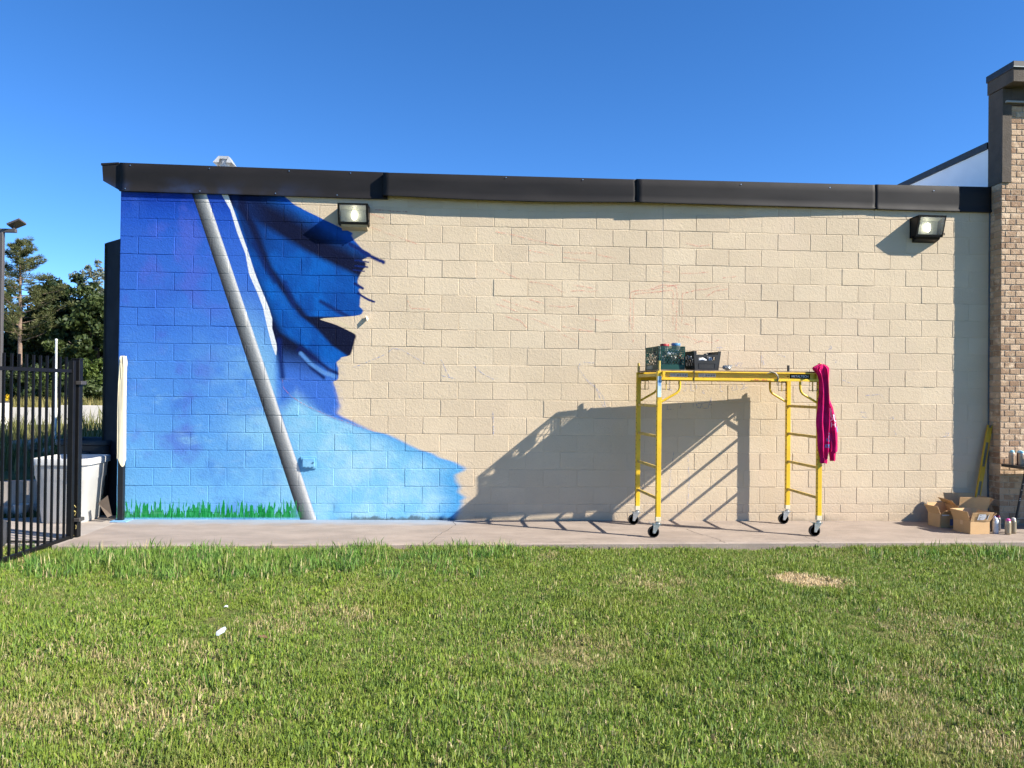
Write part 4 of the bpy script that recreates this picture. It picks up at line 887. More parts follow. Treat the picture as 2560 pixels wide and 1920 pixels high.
cardbox(9.536, -.845, 5, .243, .262, .142, {'l': (18, .115, 1), 'f': (22, .112, 1), 'r': (38, .115, 1), 'b': (24, .11, 0)}, 'open cardboard box nearest the lawn, white shipping label on its front flap', {'f': LB, 'side_l': [('tape', .42, .58, .62, 1.0, TAPE)]})
cardbox(9.452, -.445, 8, .275, .20, .158, {'l': (24, .10, 1), 'f': (52, .10, 1), 'r': (-20, .10, 1), 'b': (10, .105, 0)}, 'small open cardboard box leftmost against the beige wall, in half shade', {'side_f': [('dark_label', .45, .80, .15, .62, M('blue_label', (.10, .11, .2), .6)), ('white_strip', .08, .42, .86, .95, LAB)]})
cardbox(9.70, -.40, -3, .34, .27, .225, {'f': (14, .135, 1), 'r': (30, .13, 1), 'b': (12, .14, 1), 'l': (40, .12, 1)}, 'largest open cardboard box, behind the other two, flaps upright', {'side_f': [('box_print', .55, .8, .1, .3, INK)]})
for (x, y, b, l, lb) in ((9.868, -.79, (.58, .60, .62), (.66, .67, .68), 'white spray can standing right of the labelled cardboard box'), (9.965, -.855, (.42, .34, .22), (.55, .08, .28), 'bronze spray can with a pink collar, front of the group'), (10.075, -.79, (.30, .25, .17), (.42, .40, .38), 'dark bronze spray can with grey cap, rightmost on the sidewalk'),
                         (9.94, -.66, (.10, .10, .13), (.03, .05, .22), 'dark spray can with a navy cap behind the white one'), (10.03, -.60, (.12, .11, .11), (.16, .01, .03), 'spray can with a dark red cap behind the bronze ones'), (9.90, -.60, (.09, .1, .12), (.04, .09, .32), 'spray can with a blue cap at the back of the group')):
    can('spray_can', (x, y, slab_z(x)), lb, b, l, group='spray cans standing by the boxes', h=.178, r=.030)
# level leaning in the corner
lv = thing('spirit_level', 'long yellow spirit level leaning in the shaded corner', 'level', (10.075, -.10, slab_z(10)))
A0 = Vector((10.075, -.10, slab_z(10))); A1 = Vector((10.312, -.05, 1.150)); dd = (A1-A0).normalized(); sx = Vector((0, -1, 0)).cross(dd).normalized(); ny = dd.cross(sx)
YL = M('level_yellow', (.50, .31, .015), .45, 0, .1, 8); LG = M('level_grey', (.10, .10, .075), .5)
wv = .058
def lvb(u0, u1, s0, s1, o0, o1):
    L_ = (A1-A0).length; q = []
    for o in (o0, o1):
        for u, s in ((u0, s0), (u1, s0), (u1, s1), (u0, s1)): q.append(A0+dd*(L_*u)+sx*(wv*(s-.5))+ny*o)
    return MB().add(q, [(0,1,2,3),(7,6,5,4),(0,4,5,1),(1,5,6,2),(2,6,7,3),(3,7,4,0)])
fr = lvb(0, 1, 0, .2, 0, .024); fr.join(lvb(0, 1, .8, 1, 0, .024)); fr.build('edge_rail', YL, lv)
lvb(0, 1, .2, .8, .006, .018).build('web', LG, lv)
for u in (.1, .5, .9):
    lvb(u-.075, u+.075, .205, .795, .001, .023).build('vial_block', YL, lv); 
    c_ = A0+dd*((A1-A0).length*u)
    for s in (-1,): 
        g = MB(); n_ = 18
        g.add([c_+dd*(.045*math.cos(2*math.pi*k/n_))+sx*(.017*math.sin(2*math.pi*k/n_))+ny*(-.0005) for k in range(n_)]+[c_+dd*(.045*math.cos(2*math.pi*k/n_))+sx*(.017*math.sin(2*math.pi*k/n_))+ny*.003 for k in range(n_)], [tuple(range(n_))]+[(k, (k+1) % n_, n_+(k+1) % n_, n_+k) for k in range(n_)])
        g.build('hand_hole', M('hole_black', (.006,)*3, .9), lv)
# folding table with cans
tb = thing('folding_table', 'black folding table at the right edge in front of the brick', 'table', (10.9, -.6, slab_z(11)))
BT = M('black_table', (.016, .016, .017), .45, 0, .2, 9); zt_ = .705
MB().box(10.30, -.93, zt_-.032, 12.1, -.275, zt_).build('table_top', BT, tb, bevel=.006, seg=2)
for y in (-.32, -.89):
    g = MB(); g.tube([(10.58, y, zt_-.03), (10.44, y, slab_z(10.4)+.0)], .0135, 8); g.build('leg', BT, tb, smooth=True)
    g = MB(); g.tube([(11.82, y, zt_-.03), (11.96, y, slab_z(12))], .0135, 8); g.build('leg', BT, tb, smooth=True)
g = MB(); g.tube([(10.553, -.32, zt_-.13), (10.553, -.89, zt_-.13)], .010, 8); g.tube([(10.553, -.60, zt_-.13), (10.85, -.6, zt_-.03)], .008, 8); g.build('brace', BT, tb, smooth=True)
g = MB()
for z in (.47, .40, .30, .28): g.lathe([(.006, 0), (.006, .004)], (10.44+.14*(z/.7)-.002, -.337, z), 8, 'y')
g.build('rivet', M('white_tape2', (.6, .6, .58), .6), tb)
for x, y, b, l, lb in ((10.345, -.40, (.45, .32, .22), (.25, .50, .56), 'copper spray can with pale blue cap, leftmost on the folding table'), (10.385, -.50, (.42, .31, .22), (.22, .47, .58), 'copper spray can with blue cap at the front of the table'), (10.425, -.42, (.16, .07, .06), (.40, .52, .58), 'dark maroon spray can with grey-blue cap on the table'), (10.50, -.44, (.07, .02, .02), (.3, .3, .3), 'dark red spray can at the frame edge on the table'), (10.48, -.60, (.2, .2, .2), (.5, .5, .5), 'grey spray can on the table just outside the frame')):
    can('spray_can', (x, y, zt_), lb, b, l, group='spray cans on the folding table', h=.172, r=.0315)

# ---------------------------------------------------------------- left of the corner: wrapped post, fence, bins
t = thing('wrapped_post', 'slim black post wrapped in cream masking film beside the mural edge', 'post', (.10, -.10, 0))
MB().box(.068, -.128, .008, .128, -.068, 1.80).xf(Matrix.Identity(4)).build('post', M('black_post', (.006, .006, .007), .45, 0, .2, 10), t, bevel=.003)
WRAP = M('cream_wrap', (.66, .58, .40), .55, 0, .06, 5)
v = []; f = []; n = 28; NZ = 40
for i in range(NZ):
    z = .66+(1.852-.66)*i/(NZ-1)
    for k in range(n):
        a = 2*math.pi*k/n; cx_, cy_ = math.cos(a), math.sin(a); q = (abs(cx_)**5+abs(cy_)**5)**(-.2)
        r_ = .0365*q*(1+.05*math.sin(3*a+z*2.1)+.04*math.sin(5*a-z*3)+(.10*math.sin(7*a+z*9) if z > 1.74 else 0))+random.uniform(-.0006, .0006)
        top = max(0, (z-1.80)/.06); zz = z+(.04*math.sin(2*a+.6)-.02*math.cos(a) if i == 0 else .006*math.sin(6*a)*top)
        v.append((.098+r_*cx_*(1-.25*top), -.098+r_*cy_*(1-.25*top), zz))
for i in range(NZ-1):
    for k in range(n): f.append((i*n+k, i*n+(k+1) % n, (i+1)*n+(k+1) % n, (i+1)*n+k))
f.append(tuple((NZ-1)*n+k for k in range(n)))
MB().add(v, f).build('masking_wrap', WRAP, t, smooth=True)
ms = MB(); ms.tube([(.062, -.13, .70), (.064, -.137, .95), (.061, -.136, 1.25), (.068, -.138, 1.55), (.085, -.137, 1.78)], [.003, .004, .003, .004, .006], 6); ms.tube([(.10, -.139, 1.60), (.097, -.138, 1.72), (.088, -.139, 1.82)], [.002, .005, .006], 6); ms.build('film_crease', WRAP, t, smooth=True)
MB().box(.02, -.20, .0005, .20, -.02, .009).build('base_plate', M('overspray_plate', (.20, .38, .60), .5, dirt=((.3, .3, .3), 9, .6, .5)), t)

BLKM = M('black_fence_metal', (.0045, .0042, .0045), .5, 0, .2, 10, .0004, 60, ((.03, .025, .02), 18, .70, .5), spec=.25)
FA = Vector((.055, -1.03, 0)); FB = Vector((-.02, -2.30, 0)); fd = (FB-FA).normalized()
fe = thing('picket_gate', 'black metal picket gate standing open at the left edge', 'gate', (FA.x, FA.y, -.09))
MB().box(FA.x-.038, FA.y-.038, -.16, FA.x+.038, FA.y+.038, 1.775).build('gate_post', BLKM, fe, bevel=.004)
MB().box(FA.x-.043, FA.y-.043, 1.775, FA.x+.043, FA.y+.043, 1.79).build('post_cap', BLKM, fe, bevel=.004)
st_ = FA+fd*.095
MB().box(st_.x-.026, st_.y-.026, -.09, st_.x+.026, st_.y+.026, 1.765).build('end_stile', BLKM, fe, bevel=.003)
for i in range(20):
    q = FA+fd*(.20+.103*i)
    MB().box(q.x-.0095, q.y-.0095, -.075, q.x+.0095, q.y+.0095, 1.795).build('picket', BLKM, fe)
for z in (1.66, .012):
    a = st_+Vector((0, 0, z)); b = FA+fd*2.25+Vector((0, 0, z)); MB().bar(a, b, .034, .034).build('rail', BLKM, fe, bevel=.002)
for z in (1.545, .175):
    MB().box(FA.x-.02, FA.y-.055, z-.018, FA.x+.066, FA.y+.052, z+.018).build('hinge', M('hinge_metal', (.05, .045, .042), .5), fe, bevel=.003)
wd = MB(); rr = random.Random(5)
for i in range(16):
    z = rr.uniform(.02, .34); x = FA.x+rr.uniform(-.03, .03); wd.tube([(x, FA.y-.045, z), (x+rr.uniform(-.03, .03), FA.y-.055, z+rr.uniform(-.03, .04))], [.004, .001], 5)
wd.build('dry_clippings', M('straw', (.45, .36, .12), .9), fe)

WB = M('white_bin_plastic', (.56, .55, .52), .42, 0, .04, 4, .0006, 30, ((.45, .42, .36), 6, .62, .4))
bn = thing('white_trash_bin', 'large white plastic trash bin without a lid behind the gate', 'bin', (-.475, -.03, -.003))
prof = [(.225, 0), (.235, .012), (.276, .475), (.284, .485), (.297, .64), (.300, .645), (.318, .648), (.322, .70), (.318, .715), (.300, .718), (.292, .705), (.275, .55), (.222, .02), (0, .018)]
MB().lathe(prof, (-.475, -.03, -.003), 44, 'z', 7).build('tub', WB, bn, smooth=True)
for s in (-1,):
    hx = -.475+s*.316; g = MB(); g.box(min(hx, hx+s*.045), -.135, .50, max(hx, hx+s*.045), .075, .70); g.build('handle', WB, bn, bevel=.014, seg=2)
g = MB()
for x in (-.31,): g.box(x-.07, -.3335, .49, x+.07, -.3285, .645)
g.build('moulded_panel', WB, bn, bevel=.004)
db = thing('dark_tote', 'dark blue-grey plastic tote standing behind the white bin', 'bin', (-.62, .62, 0)); DG = M('slate_plastic', (.010, .017, .024), .5, 0, .1, 5)
MB().lathe([(.27, 0), (.33, .80), (.35, .81), (.352, .85), (.345, .865), (.325, .86), (.31, .80), (.26, .03), (0, .02)], (-.60, .75, 0), 40, 'z', 5).build('tub', DG, db, smooth=True)
MB().box(-.70, .385, .70, -.50, .41, .735).build('handle', DG, db, bevel=.008)
t = thing('cardboard_scrap', 'torn piece of brown cardboard leaning beside the white bin', 'cardboard', (-.03, -.05, 0))
o = MB().add([(-.10, -.215, .215), (-.005, -.20, .30), (.0, -.10, .06), (-.02, -.17, .05)], [(0, 1, 2, 3)]).build('sheet', M('dull_card', (.10, .075, .055), .9), t); o.modifiers.new('s', 'SOLIDIFY').thickness = .004
t = thing('dark_side_panel', 'tall dark navy panel standing behind the blue wall corner', 'panel', (-.2, .5, 0))
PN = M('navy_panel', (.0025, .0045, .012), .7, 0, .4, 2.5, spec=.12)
MB().add([(-.015, .22, -.02), (-.44, .64, -.02), (-.40, .68, -.02), (-.005, .26, -.02), (-.015, .22, 3.262), (-.44, .64, 3.262), (-.40, .68, 3.262), (-.005, .26, 3.262)], [(0,3,2,1),(4,5,6,7),(0,1,5,4),(1,2,6,5),(2,3,7,6),(3,0,4,7)]).build('sheet', PN, t)
MB().bar((-.445, .645, -.02), (-.445, .645, 3.255), .022, .022).build('edge_trim', M('olive_trim', (.014, .018, .010), .6, spec=.2), t)
t = thing('plastic_bucket', 'small white bucket lying in the shaded grass behind the gate', 'bucket', (-1.22, .33, -.02))
MB().lathe([(.062, -.02), (.078, .11), (.083, .112), (.083, .12), (.074, .12), (.058, -.01), (0, -.012)], (-1.22, .33, 0), 22).build('pail', WB, t, smooth=True)
MB().tube([(-1.22+.08*math.cos(a), .25-.01*math.sin(a), .06-.045*math.sin(a)) for a in np.linspace(0, math.pi, 12)], .0025, 6).build('wire_handle', WIRE, t)
t = thing('ribbed_drum', 'dark ribbed plastic drum lying behind the gate at the left edge', 'drum', (-.62, -1.55, -.0))
DRM = M('drum_plastic', (.045, .047, .055), .5, 0, .15, 6)
pr_ = [(0, -.34), (.18, -.34), (.205, -.33)]
for i in range(12): pr_ += [(.21, -.32+i*.054), (.216, -.31+i*.054), (.216, -.29+i*.054), (.207, -.283+i*.054)]
pr_ += [(.205, .33), (.18, .34), (0, .34)]
pr_ = [(a*.62, b*.8) for a, b in pr_]
MB().lathe(pr_, (-.62, -1.55, .13), 36, 'x').build('shell', DRM, t, smooth=True)
t = thing('ground_pipe', 'thin dark pipe lying on the pale concrete pad', 'pipe', (-.25, -1.36, 0))
MB().tube([(-.62, -1.30, .008), (-.25, -1.325, .010), (.0, -1.335, .008)], .010, 8).build('tube', WIRE, t, smooth=True)
t = thing('conduit_pole', 'thin white upright pole beyond the gate', 'pole', (-4.26, 7, .4))
MB().tube([(-4.255, 7, .3), (-4.272, 7, 2.43)], .02, 10).build('tube', M('white_pvc', (.75, .76, .75), .4), t, smooth=True); MB().lathe([(.023, 2.41), (.023, 2.44), (.012, 2.45)], (-4.272, 7, 0), 10).build('cap', M('white_pvc', (.75,)*3, .4), t)

# ---------------------------------------------------------------- the bank and far ground behind the building
BANK = MT('weedy_bank'); BANK.geo()
b_ = BANK.mix((.10, .105, .03), (.17, .15, .06), BANK.noise(1.5, 5).sm(.3, .7)); b_ = BANK.mix(b_, (.26, .20, .14), BANK.noise(.9, 5, off=(5, 1, 0)).sm(.55, .68)*.8)
BANK.base(b_); BANK.set(.95, 0, .1); BANK.bump(BANK.noise(15, 5), .06)
def bank_h(x, y):
    if y < .9: return .36
    return .36+.08*min(1, (y-.9)/3)+.04*math.sin(x*.9+y*.5)*min(1, (y-.9)/2)
bx = list(np.linspace(-22, -.45, 44)); by = [.72, .9]+list(np.linspace(1.3, 14, 28))+[20, 30, 45, 70, 110, 200, 400]
kind(MB().grid([[(x if y < 14 else x*(1+(y-14)*.05)-(y-14)*.25, y, bank_h(x, y)) for y in by] for x in bx]).build('bank', BANK.m, smooth=True), 'structure', 'weedy bank of rough ground beyond the gate')
rw = thing('low_retaining_wall', 'low grey concrete retaining wall in the building shadow', 'wall', (-1.6, .66, 0))
MB().add([(-4.5, .45, -.12), (-.45, .62, -.12), (-.45, .78, -.12), (-4.5, .61, -.12), (-4.5, .45, .22), (-.45, .62, .40), (-.45, .78, .40), (-4.5, .61, .22)], [(0,3,2,1),(4,5,6,7),(0,1,5,4),(1,2,6,5),(2,3,7,6),(3,0,4,7)]).build('concrete', CONC2, rw)
MB().add([(-4.4, .30, -.12), (-.5, .46, -.12), (-.5, .60, -.12), (-4.4, .45, -.12), (-4.4, .30, .02), (-.5, .46, .09), (-.5, .60, .09), (-4.4, .45, .02)], [(4,5,6,7),(0,1,5,4),(1,2,6,5),(3,0,4,7)]).build('footing', CONC2, rw)
ww = thing('low_pale_wall', 'long low pale concrete wall in the sun beyond the weeds', 'wall', (-9, 13.2, .4))
PALE = M('pale_concrete', (.50, .47, .42), .9, 0, .08, 1.2, .004, 30, ((.4, .36, .3), 2.5, .58, .5))
for i in range(8):
    x0 = -22+i*2.45; x1 = x0+2.435; sl2 = lambda x: .93+(x+8)*.03
    MB().prism([(12.9, .25), (13.55, .25), (13.36, .62), (13.30, sl2(x0)), (13.08, sl2(x0)), (13.02, .62)], x0, x1, 'x').build('wall_section', PALE, ww, bevel=.01)
t = thing('parking_light', 'grey double-headed parking light on a pale concrete base, left edge', 'light pole', (-7.6, 11, .4))
GRY = M('bronze_pole', (.075, .066, .062), .5, 0, .08, 3)
MB().lathe([(.30, .3), (.30, 1.04), (.28, 1.055), (0, 1.055)], (-7.74, 11, 0), 28).build('base', PALE, t, smooth=True)
MB().bar((-7.68, 11, 1.05), (-7.68, 11, 5.36), .105, .105).build('pole', GRY, t, bevel=.008)
MB().box(-7.83, 10.85, 1.056, -7.53, 11.15, 1.085).build('base_plate', GRY, t)
MB().box(-8.04, 10.95, 5.33, -7.33, 11.05, 5.42).build('cross_arm', GRY, t, bevel=.006)
for s in (1, -1):
    x = -7.685+s*.29; g = MB(); g.tube([(x, 11, 5.42), (x, 11, 5.50)], .025, 10); g.build('knuckle', GRY, t, smooth=True)
    g = MB(); g.box(-.17, -.14, -.028, .17, .14, .028); g.xf(Matrix.Translation((x+s*.08, 10.98, 5.545)) @ Matrix.Rotation(R(-24*s), 4, 'Y') @ Matrix.Rotation(R(-16), 4, 'X')); g.build('lamp_head', GRY, t, bevel=.012, seg=2)

# ---------------------------------------------------------------- trees, shrubs, weeds
def leaf_mat(name, a, b, trans=.3):
    m = MT(name); m.geo(); r = m.island()
    c = m.mix(a, b, r); c = m.mix(c, tuple(v*.6 for v in a), m.noise(.7, 3).sm(.4, .7)*.5)
    m.base(c); m.set(.55, 0, .35)
    tl = m.t.nodes.new('ShaderNodeBsdfTranslucent'); mx = m.t.nodes.new('ShaderNodeMixShader'); mx.inputs[0].default_value = trans
    m.t.links.new(c.k, tl.inputs[0]); m.t.links.new(m.p.outputs[0], mx.inputs[1]); m.t.links.new(tl.outputs[0], mx.inputs[2]); m.t.links.new(mx.outputs[0], m.t.nodes['Material Output'].inputs[0]); return m.m
def quads_mesh(name, C, A, B, mat, parent, loc):
    N = len(C); V = np.empty((N, 4, 3)); V[:, 0] = C-A-B*.3; V[:, 1] = C+A*.1-B; V[:, 2] = C+A+B*.3; V[:, 3] = C-A*.1+B
    V = V.reshape(-1, 3)-np.array(loc)
    me = bpy.data.meshes.new(name); me.vertices.add(4*N); me.vertices.foreach_set('co', V.ravel()); me.loops.add(4*N); me.loops.foreach_set('vertex_index', np.arange(4*N, dtype=np.int32))
    me.polygons.add(N); me.polygons.foreach_set('loop_start', np.arange(0, 4*N, 4, dtype=np.int32)); me.update(calc_edges=True); me.validate(); me.materials.append(mat)
    o = bpy.data.objects.new(name, me); COL.objects.link(o)
    if parent: o.parent = parent
    return o
def randu(n): v = rng.normal(size=(n, 3)); return v/np.linalg.norm(v, axis=1, keepdims=True)
BARK = M('bark', (.10, .075, .055), .9, 0, .3, 6, .02, 14); BARK2 = M('pine_bark', (.20, .14, .105), .9, 0, .25, 6, .02, 14)
def limb(p0, p1, r0, r1, sag=.0, n=6):
    P = []
    for i in range(n+1):
        s = i/n; P.append(tuple(np.array(p0)*(1-s)+np.array(p1)*s+np.array((random.gauss(0, .03), random.gauss(0, .03), -sag*math.sin(math.pi*s)))*(1 if 0 < i < n else 0)))
    return P, [r0+(r1-r0)*i/n for i in range(n+1)]
def leaves(centers, rad, per, size, flat=.75):
    C = []; 
    for (c, r) in zip(centers, rad):
        k = int(per*(r/rad.mean())**2); d = randu(k)*(rng.random((k, 1))**.45)*r; d[:, 2] *= flat; C.append(c+d)
    C = np.concatenate(C); N = len(C); a = randu(N); b = np.cross(a, randu(N)); b /= np.linalg.norm(b, axis=1, keepdims=True)
    s = size*rng.uniform(.6, 1.3, (N, 1)); return C, a*s, b*s*.55
def broadleaf(name, label, x, y, z0, h, rx, rz, mat, nclump=90, per=110, size=.16, low=.25, group='trees beyond the weeds'):
    t = thing(name, label, 'tree', (x, y, z0), group); tr = MB()
    P, rr = limb((x, y, z0-.3), (x+random.uniform(-.5, .5), y, z0+h*.62), h*.028, h*.010, 0, 8); tr.tube(P, rr, 10)
    tips = []
    for i in range(9):
        a = i*2.4; zz = z0+h*random.uniform(.2, .55); q = (x+rx*.75*math.cos(a), y+rx*.75*math.sin(a), zz+h*random.uniform(.12, .35)); P, rr = limb((x, y, zz), q, h*.012, h*.003, -.2); tr.tube(P, rr, 7); tips.append(q)
    tr.build('trunk', BARK, t, smooth=True)
    cc = randu(nclump); rad = rng.random((nclump, 1))**.35; cz = z0+h-rz; C = cc*rad*np.array((rx, rx, rz))+np.array((x, y, cz)); C = C[C[:, 2] > z0+h*low]
    R_ = rng.uniform(.5, 1.15, len(C))*rx*.27
    C_, A_, B_ = leaves(C, R_, per, size); quads_mesh('crown', C_, A_, B_, mat, t, (x, y, z0))
    return t
LF1 = leaf_mat('oak_leaves', (.035, .062, .015), (.095, .12, .035)); LF2 = leaf_mat('dark_leaves', (.018, .036, .012), (.05, .075, .022)); LF3 = leaf_mat('grey_leaves', (.15, .17, .11), (.26, .26, .18)); LF4 = leaf_mat('bright_leaves', (.05, .085, .015), (.12, .16, .03)); LFP = leaf_mat('pine_needles', (.085, .105, .035), (.19, .19, .075), .3)
broadleaf('leafy_tree', 'dense dark green tree right of the pine', -22.9, 45, .4, 8.6, 2.7, 4.1, LF2, 130, 130, .17, .1)
broadleaf('leafy_tree', 'olive-topped leafy tree nearest the building corner', -20.4, 43, .4, 7.6, 2.3, 3.6, LF1, 110, 130, .16, .1)
broadleaf('leafy_tree', 'dark tree filling the gap behind the pine trunk', -26.2, 48, .4, 6.4, 2.8, 3.2, LF2, 110, 120, .17, .05)
broadleaf('airy_tree', 'sparse grey-green tree rising above the dark ones', -27.3, 58, .4, 11.6, 2.2, 3.4, LF3, 70, 60, .15, .3)
broadleaf('leafy_tree', 'dark green tree hidden behind the parking light', -30.5, 50, .4, 8.4, 3.0, 4.0, LF2, 110, 110, .18, .05)
broadleaf('leafy_tree', 'tall dark tree behind the building roofline, outermost right', -16.3, 46, .4, 7.2, 2.4, 3.4, LF1, 90, 110, .17, .05)
broadleaf('leafy_tree', 'dark tree closing the gap behind the tall dark panel', -18.9, 49, .4, 7.4, 2.6, 3.6, LF2, 100, 110, .17, .05)
# pine
pt = thing('pine_tree', 'tall pine with a bare trunk and tufted branches', 'tree', (-24.45, 42, .4), 'trees beyond the weeds')
trk = MB(); P = [(-24.42, 42, .1), (-24.44, 42, 3), (-24.47, 42, 6), (-24.50, 42, 8.5), (-24.55, 42, 10.6)]; trk.tube(P, [.16, .14, .11, .07, .025], 10)
pc, pr2 = [], []
rp = random.Random(11)
for i in range(46):
    s = i/45; z = 4.3+6.2*s; a = i*2.39996+rp.uniform(-.3, .3); L = (3.1*(1-s)**.7+.4)*rp.uniform(.65, 1.1)
    if i < 6: L *= .7
    rise = L*rp.uniform(.10, .45); q = np.array((-24.47+L*math.cos(a), 42+L*math.sin(a), z+rise)); P, rr_ = limb((-24.47, 42, z), q, .035, .010, .15); trk.tube(P, rr_, 6)
    for k in range(5):
        u = .42+.58*k/4; c_ = np.array(P[min(6, int(u*6))])+np.array((rp.gauss(0, .10), rp.gauss(0, .10), rp.uniform(.0, .16))); pc.append(c_); pr2.append(rp.uniform(.24, .42)*(1 if s < .8 else .8))
trk.build('trunk', BARK2, pt, smooth=True)
pc = np.array(pc); pr2 = np.array(pr2)
N = 95; Cn = []; An = []; 
for c_, r_ in zip(pc, pr2):
    d = randu(N); d[:, 2] = d[:, 2]*.6+.25; d *= (rng.random((N, 1))**.5)*r_; Cn.append(c_+d); An.append(d/np.linalg.norm(d, axis=1, keepdims=True))
Cn = np.concatenate(Cn); An = np.concatenate(An); Bn = np.cross(An, randu(len(An))); Bn /= np.linalg.norm(Bn, axis=1, keepdims=True)
quads_mesh('crown', Cn, An*.12, Bn*.016, LFP, pt, (-24.45, 42, .4))
# shrubs in front of the trees
def shrub(label, x, y, z0, h, rx, mat, seed):
    t = thing('shrub', label, 'shrub', (x, y, z0), 'shrubs below the trees'); g = MB()
    for i in range(6): a = i*1.05; g.tube([(x, y, z0-.1), (x+rx*.5*math.cos(a), y+rx*.5*math.sin(a), z0+h*.7)], [.04, .012], 6)
    g.build('stems', BARK, t, smooth=True)
    n_ = 40; C = randu(n_)*(rng.random((n_, 1))**.4)*np.array((rx, rx, h*.55))+np.array((x, y, z0+h*.52)); C = C[C[:, 2] > z0]
    quads_mesh('foliage', *leaves(C, rng.uniform(.22, .42, len(C))*rx*.9, 110, .10), mat, t, (x, y, z0))
shrub('bright green shrub behind the gate post', -14.4, 30, .35, 2.3, 1.0, LF4, 1); shrub('rounded olive shrub low beside the dark panel', -13.6, 27.5, .35, 1.35, .9, LF1, 2); shrub('leafy green shrub behind the gate pickets', -16.5, 31, .35, 2.0, 1.1, LF4, 3); shrub('tangled green shrub below the pine', -18.4, 32, .35, 2.2, 1.2, LF1, 4)
shrub('small dark shrub between the gate post and the panel', -12.6, 29, .35, 1.2, .8, LF2, 5); shrub('green shrub at the foot of the parking light', -20.6, 33, .35, 2.2, 1.2, LF4, 6); shrub('low shrub left of the rounded olive one', -15.4, 28, .35, 1.2, .9, LF1, 7)
# weeds and wildflowers
def blades(name, X, Y, Z, H, wdt, mat, label, lean=.35, curl=.4):
    n_ = len(X); az = rng.uniform(0, 2*math.pi, n_); ln = rng.normal(0, lean, n_); dx = np.cos(az)*ln; dy = np.sin(az)*ln; wx = -np.sin(az+rng.uniform(-1, 1, n_)); wy = np.cos(az)
    B = np.stack([X, Y, Z], 1); t1 = B+np.stack([dx*H*.4, dy*H*.4, H*.55], 1); t2 = B+np.stack([dx*H*(1+curl*.5), dy*H*(1+curl*.5), H], 1); w = np.stack([wx, wy, 0*wx], 1)*(wdt[:, None] if hasattr(wdt, '__len__') else wdt)
    V = np.stack([B-w, B+w, t1+w*.8, t1-w*.8, t2], 1).reshape(-1, 3); i = np.arange(n_)*5
    me = bpy.data.meshes.new(name); F_ = [(a, a+1, a+2, a+3) for a in i]+[(a+3, a+2, a+4) for a in i]
    me.from_pydata(V.tolist(), [], F_); me.materials.append(mat); o = bpy.data.objects.new(name, me); COL.objects.link(o); return kind(o, 'stuff', label)
WEED = leaf_mat('weed_blades', (.085, .11, .025), (.26, .24, .085), .3)
n_ = 9000; Y = rng.uniform(1.2, 12.6, n_); X_ = -1.0-rng.random(n_)*(4.5+Y*.55); cl = (np.sin(X_*1.7+Y*.8)+np.sin(X_*3.1-Y*1.9)+rng.normal(0, .6, n_)) > -.5; X_, Y = X_[cl], Y[cl]
blades('weeds', X_, Y, np.array([bank_h(a, b)-.02 for a, b in zip(X_, Y)]), rng.uniform(.12, .5, len(X_))*(1+.3*np.sin(X_*2)), rng.uniform(.006, .016, len(X_)), WEED, 'rough weeds growing on the bank')
n_ = 5000; Y = rng.uniform(14, 27, n_); X_ = -6-(Y-13)*.42-rng.random(n_)*11; blades('meadow_grass', X_, Y, np.full(n_, .36), rng.uniform(.35, .75, n_), rng.uniform(.012, .03, n_), leaf_mat('meadow_blades', (.16, .16, .04), (.34, .27, .09), .3), 'tall yellowing grass behind the pale wall')
n_ = 260; Y = rng.uniform(15, 22, n_); X_ = -9.0-(Y-13)*.5-rng.random(n_)*3.2; fz = rng.uniform(.72, 1.12, n_)
Cf = np.stack([X_, Y, fz], 1); a_ = randu(n_); b_2 = np.cross(a_, randu(n_)); b_2 /= np.linalg.norm(b_2, axis=1, keepdims=True)
o = quads_mesh('yellow_wildflowers', np.repeat(Cf, 3, 0)+rng.normal(0, .025, (n_*3, 3)), np.repeat(a_, 3, 0)*.055, np.repeat(b_2, 3, 0)*.055, M('yellow_petals', (.75, .48, .01), .6), None, (0, 0, 0)); kind(o, 'stuff', 'yellow wildflowers behind the pale wall')
ROCK = M('pale_rock', (.36, .29, .23), .9, 0, .2, 4, .02, 10)
for i, (x, y, r_, lb) in enumerate(((-3.15, 4.2, .22, 'largest pale rock on the weedy bank'), (-2.75, 3.9, .16, 'smaller pale rock right of the largest one'), (-3.6, 4.6, .17, 'pale rock left of the largest one, near the frame edge'), (-2.95, 4.9, .14, 'small pale rock behind the largest one'))):
    crumple('rock', (x, y, bank_h(x, y)-.03), r_, 30+i, ROCK, lb, 'rock', (1.2, 1, .7), 'rocks on the weedy bank')
n_ = 1400; X_ = -.6-rng.random(n_)*3; Y = rng.uniform(.1, .42, n_); blades('shade_grass', X_, Y, np.full(n_, -.06), rng.uniform(.05, .14, n_), rng.uniform(.004, .008, n_), leaf_mat('shade_blades', (.04, .065, .015), (.09, .12, .03)), 'grass strip in the building shadow by the retaining wall')

